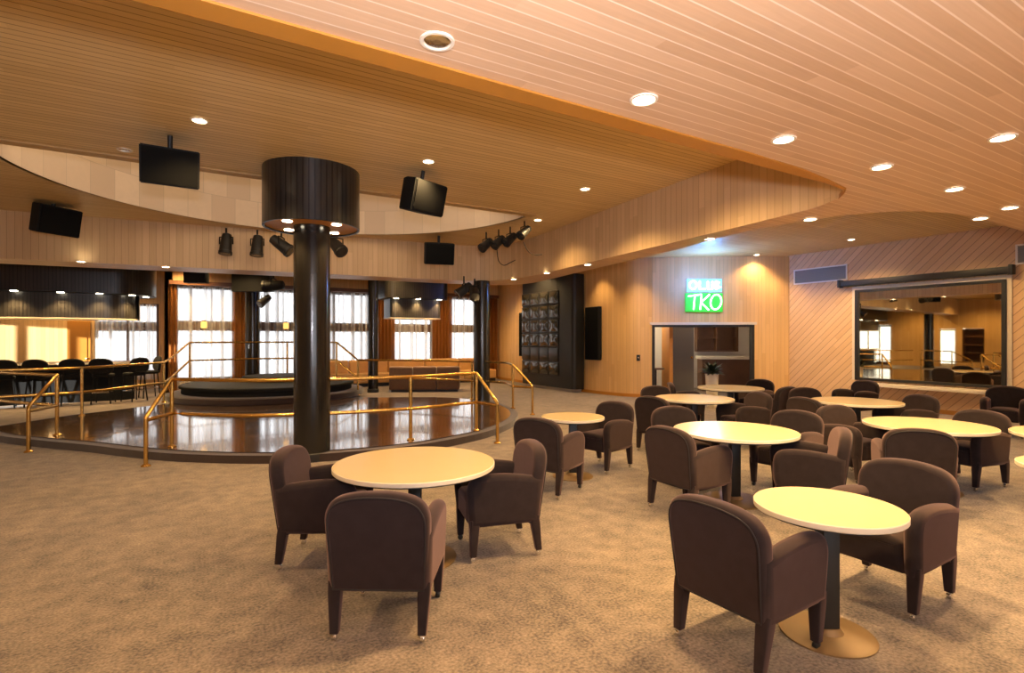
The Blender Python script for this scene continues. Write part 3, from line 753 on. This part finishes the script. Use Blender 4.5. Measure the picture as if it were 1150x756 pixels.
drape('drape', 'amber drape in the far corner right of the slim rear column', 'curtain', 9.85, 10.45, VB-.22, .05, 3.3, M['drape'], gd, seed=10)
bm = bmesh.new(); box(bm, -.6, 10.5, VB-.30, VB-.04, 3.22, 3.34); struct(link('trim_5', bm, M['brown'], smooth=False))

# ---------------------------------------------------------------- sofas
t = thing('banquette', 'long tan upholstered banquette along the window wall', 'bench', (6.6, 18.25, 0))
for k in range(5):
    x = -3.4+k*1.36
    bm = bmesh.new(); box(bm, x, x+1.33, -.3, .2, .12, .45, .05, 3); link('seat', bm, M['tan'], t)
    bm = bmesh.new(); box(bm, x, x+1.33, .2, .42, .12, .88, .06, 3); link('backrest', bm, M['tan'], t)
bm = bmesh.new(); box(bm, -3.4, 3.37, -.22, .38, 0, .12); link('plinth', bm, M['black'], t, smooth=False)
sc = at(477, 440, 0)
t = thing('sofa', 'brown suede sofa of three sections with its back to the dance floor', 'sofa', (*sc, 0), radians(-26))
for k in range(3):
    x = -1.06+k*.71
    bm = bmesh.new(); box(bm, x, x+.70, -.12, .14, .06, .77, .06, 3); link('backrest', bm, M['sofa'], t)
    bm = bmesh.new(); box(bm, x, x+.70, .14, .75, .06, .43, .06, 3); link('seat', bm, M['sofa'], t)
bm = bmesh.new(); box(bm, -1.0, 1.0, -.05, .68, 0, .06); link('plinth', bm, M['black'], t, smooth=False)

# ---------------------------------------------------------------- video wall and flanking speakers
VW0, VW1, VWU = 12.8, 15.75, 9.72
t = thing('video_wall', 'tall black cabinet of stacked screens against the far wall', 'video wall', (10.2, (VW0+VW1)/2, 0))
hw = (VW1-VW0)/2
prism('cabinet', rrect(VWU-10.2, -.02+.0, -hw, hw, .12, 6), .1, 3.56, M['black'], M['black'], t, smooth=True)
bm = bmesh.new(); box(bm, -.36, -.03, -hw+.2, hw-.2, 0, .1); link('plinth', bm, M['edge'], t, smooth=False)
for r in range(6):
    for c in range(4):
        y = 13.55+c*.54-(VW0+VW1)/2; z = .47+r*.45
        if r == 1 and c == 2:
            pass
        xx = VWU-10.2
        bm = bmesh.new(); box(bm, xx-.03, xx, y, y+.50, z, z+.41, .015, 2); bz = link('screen', bm, M['bezel'], t)
        if r == 1: continue
        # slightly domed picture tube
        bm = bmesh.new(); nn = 8; g = []
        for i in range(nn+1):
            g.append([bm.verts.new((xx-.031-.03*(1-((2*i/nn-1)**2))*(1-((2*j/nn-1)**2)), y+.03+.44*i/nn, z+.03+.35*j/nn)) for j in range(nn+1)])
        for i in range(nn):
            for j in range(nn): bm.faces.new((g[i][j], g[i][j+1], g[i+1][j+1], g[i+1][j]))
        link('picture_tube', bm, M['screen'], bz)
for v0, v1, lab in ((12.08, 12.72, 'flat black speaker panel on the wall right of the screen cabinet'), (15.95, 16.5, 'flat black speaker panel on the wall left of the screen cabinet')):
    t = thing('wall_speaker', lab, 'speaker', (10.2, (v0+v1)/2, .99), group='flat speaker panels beside the screens')
    bm = bmesh.new(); box(bm, -.12, -.0, -(v1-v0)/2, (v1-v0)/2, 0, 1.56, .02); link('enclosure', bm, M['case'], t)
    bm = bmesh.new(); box(bm, -.135, -.12, -(v1-v0)/2+.03, (v1-v0)/2-.03, .03, 1.53, .005); link('grille', bm, M['mesh'], t)
wq = xy(3.48, 14.84)
t = thing('wall_switch', 'dark switch plate on the boarded wall left of the wide doorway', 'switch', (*wq, 1.0), radians(-25-180))
bm = bmesh.new(); box(bm, -.05, .05, -.0, .025, 0, .17, .006); link('plate', bm, M['black'], t)
bm = bmesh.new(); box(bm, -.015, .015, .025, .035, .06, .11, .003); link('toggle', bm, M['chrome'], t)

# ---------------------------------------------------------------- neon sign
WN = -BRN
def on_wall(px, py, off):
    d = Vector(OA); t_ = (px-CXP)/F
    # ray (t_,1) in camera coords meets wall line
    r = Vector(xy(t_, 1)); A = Vector(OA)
    k = (A.x*BRA.y-A.y*BRA.x)/(r.x*BRA.y-r.y*BRA.x)
    p = r*k + WN*off
    return Vector((p.x, p.y, HC+(HY-py)*k/F))
t = thing('neon_sign', 'glowing blue and green neon sign reading TKO above the wide doorway', 'sign', tuple(on_wall(790, 352, 0)))
off = Vector(t.location)
def stroke(bm, pts): tube(bm, [on_wall(px, py, .09)-off for px, py in pts], .018, 8)
bm = bmesh.new(); stroke(bm, [(772, 333), (787, 331)]); stroke(bm, [(779.5, 332), (778, 348)]); a = link('letter', bm, M['green_neon'], t)
bm = bmesh.new(); stroke(bm, [(787, 332), (785.5, 348)]); stroke(bm, [(796, 331), (786.5, 340), (795, 348.5)]); a = link('letter', bm, M['green_neon'], t)
bm = bmesh.new(); stroke(bm, [(803+6*cos(k*pi/10)+.8*sin(k*pi/10), 339.5-8.3*sin(k*pi/10)) for k in range(21)]); a = link('letter', bm, M['green_neon'], t)
bm = bmesh.new()
stroke(bm, [(777.5+4*cos(k*pi/8), 320.5-4.5*sin(k*pi/8)) for k in range(17)])
stroke(bm, [(785, 316), (785, 325), (791, 325)]); stroke(bm, [(794, 316.5), (794, 325), (799, 325), (799, 316.5)])
stroke(bm, [(803, 325), (803, 316), (807, 317.5), (804, 320.5), (808, 323), (803, 325)])
link('blue_tubes', bm, M['blue_neon'], t)
def plate(nm_, x0, x1, y0, y1, m):
    bm = bmesh.new(); q = []
    for o_ in (.015, .05):
        q.append([bm.verts.new(on_wall(px, py, o_)-off) for px, py in ((x0, y0), (x1, y0), (x1, y1), (x0, y1))])
    bm.faces.new(q[0]); bm.faces.new(q[1][::-1])
    for k in range(4): bm.faces.new((q[0][k], q[0][(k+1) % 4], q[1][(k+1) % 4], q[1][k]))
    link(nm_, bm, m, t, smooth=False)
plate('green_halo_plate', 769, 811, 329.5, 350.5, M['green_halo']); plate('blue_halo_plate', 771, 810, 313.5, 328, M['blue_halo'])  # glowing plates stand in for the neon's halo on the wall
def light(kind, name, loc, energy, col, **k):
    d = bpy.data.lights.new(name, kind); d.energy = energy; d.color = col
    for a_, v_ in k.items(): setattr(d, a_, v_)
    o = bpy.data.objects.new(name, d); COL.objects.link(o); o.location = loc
    return o
light('POINT', 'neon_green_glow', on_wall(790, 342, .3), 1.6, (.1, 1, .15), shadow_soft_size=.12)  # point lights added in front of the sign to spread its glow
light('POINT', 'neon_blue_glow', on_wall(785, 316, 1.0), 110, (.12, .3, 1), shadow_soft_size=.12)

# ---------------------------------------------------------------- mirror wall fittings
def rbox(bm, v0, v1, z0, z1, d0, d1, bev=0): box(bm, U1-d1, U1-d0, v0, v1, z0, z1, bev)
MV0, MV1, MZ0, MZ1 = onu(1126, U1), onu(965, U1), .68, 2.72
t = thing('wall_mirror', 'large black-framed mirror on the diagonal boarded wall', 'mirror', (0, 0, 0))
bm = bmesh.new()
rbox(bm, MV0-.07, MV0, MZ0-.06, MZ1+.06, .0, .07); rbox(bm, MV1, MV1+.07, MZ0-.06, MZ1+.06, 0, .07); rbox(bm, MV0, MV1, MZ1, MZ1+.06, 0, .07); rbox(bm, MV0, MV1, MZ0-.06, MZ0, 0, .07)
link('frame', bm, M['black'], t, smooth=False)
bm = bmesh.new(); rbox(bm, MV0, MV1, MZ0, MZ1, .005, .02); link('glass', bm, M['mirror'], t, smooth=False)
bm = bmesh.new(); rbox(bm, MV0-.15, MV1+.15, MZ1+.06, MZ1+.14, .0, .03); rbox(bm, MV0-.15, MV0-.07, MZ0-.06, MZ1+.06, 0, .03); rbox(bm, MV1+.07, MV1+.15, MZ0-.06, MZ1+.06, 0, .03)
struct(link('trim_6', bm, M['edge'], smooth=False))
bm = bmesh.new(); rbox(bm, MV0+.1, MV1-.25, .5, .58, .0, .28, .01)
tag(link('wall_ledge', bm, M['edge']), 'pale wooden ledge running under the large mirror', 'ledge')
t = thing('screen_housing', 'long black screen roller housing fixed above the large mirror', 'projection screen', (0, 0, 0))
bv0, bv1 = onu(1141, U1), onu(945, U1)
bm = bmesh.new(); rbox(bm, bv0, bv1, 2.88, 3.02, .02, .17, .03); link('housing', bm, M['black'], t)
for y in (bv0, bv1-.06):
    bm = bmesh.new(); rbox(bm, y-.005, y+.065, 2.86, 3.05, .025, .19, .01); link('end_bracket', bm, M['black'], t)
for p0, p1, lab in ((952, 892, 'grey slatted air vent high on the diagonal wall left of the mirror'), (1200, 1141, 'grey slatted air vent high on the wall at the right edge of the photo')):
    v0, v1 = onu(p0, U1), onu(p1, U1)
    t = thing('air_vent', lab, 'vent', (0, 0, 0), group='air vents on the diagonal wall')
    bm = bmesh.new(); z0, z1 = 3.05, 3.44
    rbox(bm, v0, v1, z0, z0+.03, 0, .03); rbox(bm, v0, v1, z1-.03, z1, 0, .03); rbox(bm, v0, v0+.03, z0+.03, z1-.03, 0, .03); rbox(bm, v1-.03, v1, z0+.03, z1-.03, 0, .03)
    link('frame', bm, M['white'], t, smooth=False)
    bm = bmesh.new(); rbox(bm, v0+.03, v1-.03, z0+.03, z1-.03, .0, .006)
    for k in range(9): rbox(bm, v0+.03, v1-.03, z0+.045+k*.036, z0+.06+k*.036, .006, .022)
    link('grille', bm, M['grille'], t, smooth=False)

# ---------------------------------------------------------------- plant
pp = xy(4.72, 12.7)
t = thing('potted_plant', 'dark leafy plant in a tall white planter before the wide doorway', 'plant', (*pp, 0))
bm = bmesh.new(); lathe(bm, [(.11, 0), (.15, .75), (.16, .78), (.14, .78)], 24); link('planter', bm, M['white'], t)
bm = bmesh.new(); rnd = random.Random(3)
for k in range(90):
    a = rnd.random()*2*pi; e = rnd.random()*1.25; L = .16+.26*rnd.random(); w = .03+.02*rnd.random()
    d = Vector((cos(a)*cos(e), sin(a)*cos(e), sin(e)*.9+.1)); s = d.cross(Vector((0, 0, 1))).normalized()*w
    c0 = Vector((0, 0, .78)); p1 = c0+d*L*.6; p2 = c0+d*L+Vector((0, 0, -.06))
    up = d.cross(s).normalized()*.006
    v = [bm.verts.new(x) for x in (c0, p1+s, p2, p1-s, p1+up)]
    for i, j in ((0, 1), (1, 2), (2, 3), (3, 0)): bm.faces.new((v[i], v[j], v[4]))
link('foliage', bm, M['leaf'], t, recalc=False)
bm = bmesh.new(); tube(bm, [(0, 0, .7), (.01, .01, .95)], .015, 6); link('stem', bm, M['leaf'], t)

# ---------------------------------------------------------------- loudspeakers
def make_speaker():
    t = thing('hanging_speaker', '', 'speaker', (0, 0, 0))   # origin at top centre, faces -Y
    bm = bmesh.new()
    pl = [(-.33, -.2), (.33, -.2), (.33, .02), (.2, .24), (-.2, .24), (-.33, .02)]
    lo = [bm.verts.new((a, b_, -.48)) for a, b_ in pl]; hi = [bm.verts.new((a, b_, 0)) for a, b_ in pl]
    bm.faces.new(lo[::-1]); bm.faces.new(hi)
    for k in range(6): bm.faces.new((lo[k], lo[(k+1) % 6], hi[(k+1) % 6], hi[k]))
    bmesh.ops.bevel(bm, geom=bm.edges[:], offset=.012, segments=2, affect='EDGES')
    link('enclosure', bm, M['case'], t)
    bm = bmesh.new(); box(bm, -.31, .31, -.222, -.2, -.46, -.02, .008); link('grille', bm, M['mesh'], t)
    bm = bmesh.new()
    tube(bm, [(0, .05, -.01), (0, .05, .155)], .03, 12)
    link('hanger', bm, M['black'], t)
    return t
SP = make_speaker(); usp = []
for px, Y, ztop, rz, tilt, sc, lab in ((191, 5.9, 3.70, 2, 16, .84, 'large black loudspeaker hung from the ceiling left of the column drum'),
    (476, 7.15, 3.70, 22, 14, .86, 'black loudspeaker hung from the ceiling right of the column drum'),
    (62, 8.9, 3.80, 40, 12, .95, 'black loudspeaker hung high above the long bar canopy'),
    (493, 11.6, 3.68, -15, 12, .95, 'black loudspeaker hung before the boarded fascia above the sofa canopy')):
    place(SP, usp, lab, (*atd(px, Y), ztop), 0, 'hanging black loudspeakers', rot=(radians(tilt), 0, radians(rz)), scale=sc)
t = thing('monitor_box', 'small black box hung above the window left of the stage column', 'monitor', (*atd(220.5, 14.0), 3.06), radians(-30))
bm = bmesh.new(); box(bm, -.27, .27, -.12, .12, 0, .33, .015); link('case', bm, M['case'], t)
bm = bmesh.new(); tube(bm, [(0, 0, .32), (0, 0, .78)], .02, 8); link('hanger', bm, M['black'], t)
t = thing('monitor_box', 'wide black box mounted on the front of the column behind the stage', 'monitor', (*atd(283, 16.1), 3.02), radians(-30))
bm = bmesh.new(); box(bm, -.55, .55, -.13, .13, 0, .58, .015); link('case', bm, M['case'], t)
bm = bmesh.new(); tube(bm, [(0, 0, .57), (0, 0, .82)], .02, 8); link('hanger', bm, M['black'], t)

# ---------------------------------------------------------------- stage spotlights
def make_spot():
    t = thing('stage_spotlight', '', 'spotlight', (0, 0, 0))   # hangs from origin; the can aims along local -Y and down
    bm = bmesh.new(); tube(bm, [(-.13, 0, -.2), (-.13, 0, -.06), (0, 0, -.05), (.13, 0, -.06), (.13, 0, -.2)], .012, 6); tube(bm, [(0, 0, -.05), (0, 0, .12)], .018, 8); link('yoke', bm, M['case'], t)
    bm = bmesh.new(); ax = Vector((0, -1, 0))
    lathe(bm, [(.05, -.22), (.085, -.2), (.1, -.1), (.115, .14), (.125, .15), (.125, .2), (.10, .2)], 24, (0, 0, 0), ax); can = link('can', bm, M['black'], t)
    can.location = (0, 0, -.2); can.rotation_euler = (radians(37), 0, 0)
    bm = bmesh.new(); lathe(bm, [(.098, .19), (.09, .203)], 24, (0, 0, 0), ax); link('lens', bm, M['screen'], can)
    return t
SPT = make_spot(); uspt = []
def spot(px, py, Y, rz, lab, pitch=0, roll=0, sc=1.0, aim=37):
    u, v = atd(px, Y); z = HC+(HY-py)*Y/F
    o = place(SPT, uspt, lab, (u, v, z), 0, 'black stage spotlights', rot=(radians(pitch), radians(roll), radians(rz)), scale=sc)
    for c in o.children:
        if c.name.startswith('can'): c.rotation_euler = (radians(aim), 0, 0)
    return o
spot(184, 270, 10.6, -120, 'stage spotlight hung left of the pair before the rear fascia', sc=1.0)
spot(254, 263, 10.6, -30, 'left stage spotlight of the pair hung before the rear fascia', aim=80)
spot(289, 265, 10.7, -30, 'right stage spotlight of the pair hung before the rear fascia', aim=80)
spot(316, 263, 9.8, 60, 'stage spotlight hung just left of the column under the drum', sc=1.0)
spot(378, 264, 9.8, 20, 'pale-lit stage spotlight hung just right of the column under the drum')
for k, (px, py) in enumerate(((546, 266), (560, 263), (573, 260), (589, 252))):
    spot(px, py, 10.2, -75, ('lowest', 'second lowest', 'second highest', 'highest')[k] + ' stage spotlight of the four clustered before the boarded fascia', sc=.74)
spot(307, 310, 15.5, -120, 'long stage spotlight beside the box of the column behind the stage', aim=5, sc=1.4)
spot(297, 330, 15.7, -60, 'stage spotlight hung under the box of the column behind the stage')
spot(413, 292, 14.5, 30, 'stage spotlight on top of the column left of the sofa canopy', sc=1.3)
spot(521, 316, 12.6, -100, 'gold-lit stage spotlight left of the slim rear column top')
spot(533, 319, 12.2, -20, 'stage spotlight at the slim rear column top')

for pts, lab in ((((558, 280), (560, 293), (566, 298), (573, 295), (579, 292)), 'loop of black cable hanging under the four clustered spotlights'), (((588, 272), (593, 282), (600, 286), (609, 286)), 'black cable running from the clustered spotlights to the fascia')):
    P = [(*atd(px, 10.35), HC+(HY-py)*10.35/F) for px, py in pts]
    bm = bmesh.new(); tube(bm, catmull(P, 5), .008, 6); tag(link('cable', bm, M['case']), lab, 'cable', 'cables of the clustered spotlights')
for px, py, lab in ((229, 365, 'gold window reflection built as a small lamp, left of the column behind the stage'), (321, 366, 'gold window reflection built as a small lamp beside the thick column')):
    u = onv(px, VB-.3)
    t = thing('gold_reflection', lab, 'lamp', (u, VB-.22, zat(py, u, VB-.3)), group='gold window reflections built as small lamps')  # gold window reflections, built as small glowing fittings
    bm = bmesh.new(); box(bm, -.05, .05, -.02, .0, -.14, .14, .006); link('backplate', bm, M['brass'], t)
    bm = bmesh.new(); lathe(bm, [(.06, -.1), (.085, -.08), (.085, .08), (.06, .1)], 16, (0, -.11, 0)); link('glow_body', bm, M['glow'], t)
# ---------------------------------------------------------------- downlights
def make_down(lit):
    t = thing('ceiling_downlight', '', 'ceiling light', (0, 0, 0))
    bm = bmesh.new(); n = 28
    ri = [[bm.verts.new((r*cos(2*pi*k/n), r*sin(2*pi*k/n), z)) for k in range(n)] for r, z in ((.082, -.002), (.08, -.012), (.066, -.012), (.062, -.003))]
    for A, B in zip(ri, ri[1:]+ri[:1]):
        for k in range(n): bm.faces.new((A[k], A[(k+1) % n], B[(k+1) % n], B[k]))
    link('trim_ring', bm, M['ring'], t)
    bm = bmesh.new(); lathe(bm, [(.062, -.006), (.05, -.009), (.02, -.010)], 24); link('lamp', bm, M['lamp'] if lit else M['lamp_dim'], t)
    return t
DL, DU = make_down(True), make_down(False); ud, uu = [], []
def down(px, py, zc, lab, e=30, lit=True):
    u, v = at(px, py, zc)
    place(DL if lit else DU, ud if lit else uu, lab, (u, v, zc), 0, 'recessed round downlights')
    if lit and e: LIGHTS.append(((u, v, zc-.03), e, 2.3))
down(491, 45, ZL, 'unlit downlight with a silver reflector in the near pale ceiling', lit=False)
down(723, 111, ZL, 'brightest lit downlight in the near pale ceiling', 60)
down(880, 156, ZL, 'lit downlight second from the brightest one along the pale ceiling row', 60)
down(990, 187, ZL, 'lit downlight third along the pale ceiling row', 50)
down(1072, 212, ZL, 'lit downlight fourth along the pale ceiling row', 50)
down(1126, 154, ZL, 'lit downlight nearest the right edge, apart from the pale ceiling row', 50)
down(1134, 233, ZL, 'lit downlight at the far right, fifth along the pale ceiling row', 45)
down(1101, 245, ZL, 'lit downlight at the curved soffit edge over the mirror end', 30)
down(910, 246, ZL, 'lit downlight on the narrow soffit at the rounded fascia corner', 30)
down(797, 268, ZL, 'lit downlight on the narrow soffit above the neon sign', 30)
down(660, 297, ZL, 'lit downlight on the soffit above the right side of the screens', 30)
down(614, 306.5, ZL, 'lit downlight on the soffit above the left side of the screens', 30)
down(577, 313.5, ZL, 'lit downlight on the soffit above the amber far corner', 30)
down(850, 286, ZH, 'lit downlight in the raised ceiling right of the neon sign', 22)
down(956, 269, ZH, 'lit downlight in the raised ceiling above the left air vent', 40)
down(224, 135, ZH, 'lit downlight in the high ceiling above the large left loudspeaker', 60)
down(481, 181, ZH, 'lit downlight in the high ceiling right of the column drum', 60)
down(657, 212, ZH, 'lit downlight in the high ceiling before the rounded fascia', 60)
down(604, 247, ZH, 'tiny lit downlight in the high ceiling above the four clustered spotlights', 20)
down(140, 168, ZH, 'unlit downlight in the high ceiling left of the large loudspeaker', lit=False)
down(91, 293.5, ZL, 'lit downlight under the fascia above the bar canopy', 25)
down(186, 299.5, ZL, 'lit downlight under the fascia right of the bar canopy', 25)

# ================================================================ LIGHT
K = 1.0
WARM = (1, .655, .28)
for i, (p, e, ang) in enumerate(LIGHTS):
    light('SPOT', 'downlight_or_fill_beam', p, e*K*5.6, WARM, spot_size=ang, spot_blend=.7, shadow_soft_size=.06)
# assumed lamps, without fixtures, over the near ceiling outside the frame (behind and beside the camera)
for u, v in ((-2.5, 1.2), (.2, -1.6), (3.4, -1.8), (6.5, -1.0), (9.5, .5), (-5.5, 1.0), (11.5, -1.5)):
    light('SPOT', 'downlight_or_fill_beam', (u, v, ZL-.03), 230, WARM, spot_size=2.4, spot_blend=.7, shadow_soft_size=.06)
for u, v in ((-3.5, 5.5), (-6, 8.5), (-1.2, 4.2), (4.6, 4.4), (10.5, 5.5), (12.2, 4.6), (12.0, 7.0), (9, 9.5), (9.2, 14.5), (6.3, 17.4), (5, 15), (1, 17), (8.3, 17.3)):  # no fixtures; the spots over the banquette are added to brighten it
    light('SPOT', 'downlight_or_fill_beam', (u, v, ZH-.03), 280, WARM, spot_size=2.5, spot_blend=.7, shadow_soft_size=.06)
for q in (on_wall(712, 300, .45), on_wall(868, 300, .4), Vector((10.2-.35, 16.9, 0)), Vector((10.2-.4, 12.0, 0))):  # assumed hidden spots, without fixtures, for the scallops on the far wall
    light('SPOT', 'assumed_wall_washer', (q.x, q.y, ZH-.05), 120, WARM, spot_size=1.5, spot_blend=.8, shadow_soft_size=.06)
for u, v in ((-8.3, 12), (-8.3, 15), (-8.3, 18.2), (-3.2, 20.0), (-.2, 18.3)):  # spots added without fixtures to brighten the left wall and bar end
    light('SPOT', 'downlight_or_fill_beam', (u, v, ZH-.03), 260, WARM, spot_size=2.6, spot_blend=.7, shadow_soft_size=.06)
# cool area fill added behind the camera for an assumed window, not built
o = light('AREA', 'assumed_daylight_fill', (2.0, V0+.1, 1.7), 150, (.84, .92, 1), shape='RECTANGLE', size=5, size_y=2); o.rotation_euler = (radians(90), 0, 0)
# area fills without fixtures added in the ceiling well, for assumed cove lighting
for u in (-.8, 1.5, 3.8):
    o = light('AREA', 'assumed_cove_fill', (u, HCY+.35, 4.6), 24, (1, .76, .50), size=1.2); o.rotation_euler = (radians(75), 0, 0)
# assumed photographer's flash bounced off the near ceiling
o = light('AREA', 'assumed_camera_flash', (*xy(.1, -.25), 1.9), 270, (.92, .88, 1), size=.25); o.rotation_euler = (radians(152), 0, radians(-30.7))
# assumed lamps, without fixtures, for the lit back room
light('POINT', 'assumed_back_room_lamp', (*br(.1, 1.7), 2.4), 60, (1, .85, .6), shadow_soft_size=.15)
light('POINT', 'assumed_back_room_lamp', (*br(1.9, 1.2), 2.5), 12, (1, .8, .6), shadow_soft_size=.15)
# sun through the left glazed door
o = light('SUN', 'sun', (-20, 10, 8), 26, (1, .97, .90), angle=.01)
o.rotation_euler = Vector((6, 3.0, -.42)).to_track_quat('-Z', 'Y').to_euler()
# sky
w = bpy.data.worlds.new('sky'); S.world = w; w.use_nodes = True
bg = w.node_tree.nodes['Background']; bg.inputs[0].default_value = (.93, .96, 1, 1); bg.inputs[1].default_value = 2.9

# ================================================================ CAMERA
cam = bpy.data.cameras.new('camera'); co = bpy.data.objects.new('camera', cam); COL.objects.link(co)
cam.sensor_width = 36; cam.lens = F/1150*36; cam.shift_y = (HY-378)/1150; cam.clip_start = .05
co.location = (0, 0, HC); co.rotation_euler = (radians(90), 0, -atan2(CA, SA))
S.camera = co
S.view_settings.view_transform = 'Standard'; S.view_settings.look = 'None'; S.view_settings.gamma = 1; S.view_settings.use_curve_mapping = False
S.view_settings.exposure = 0.0
S.cycles.use_denoising = True; S.cycles.max_bounces = 8; S.cycles.transparent_max_bounces = 12
S.cycles.sample_clamp_indirect = 6
for o in list(bpy.data.objects):
    if o.type == 'EMPTY' and o.get('label') == '': print('NO LABEL', o.name)
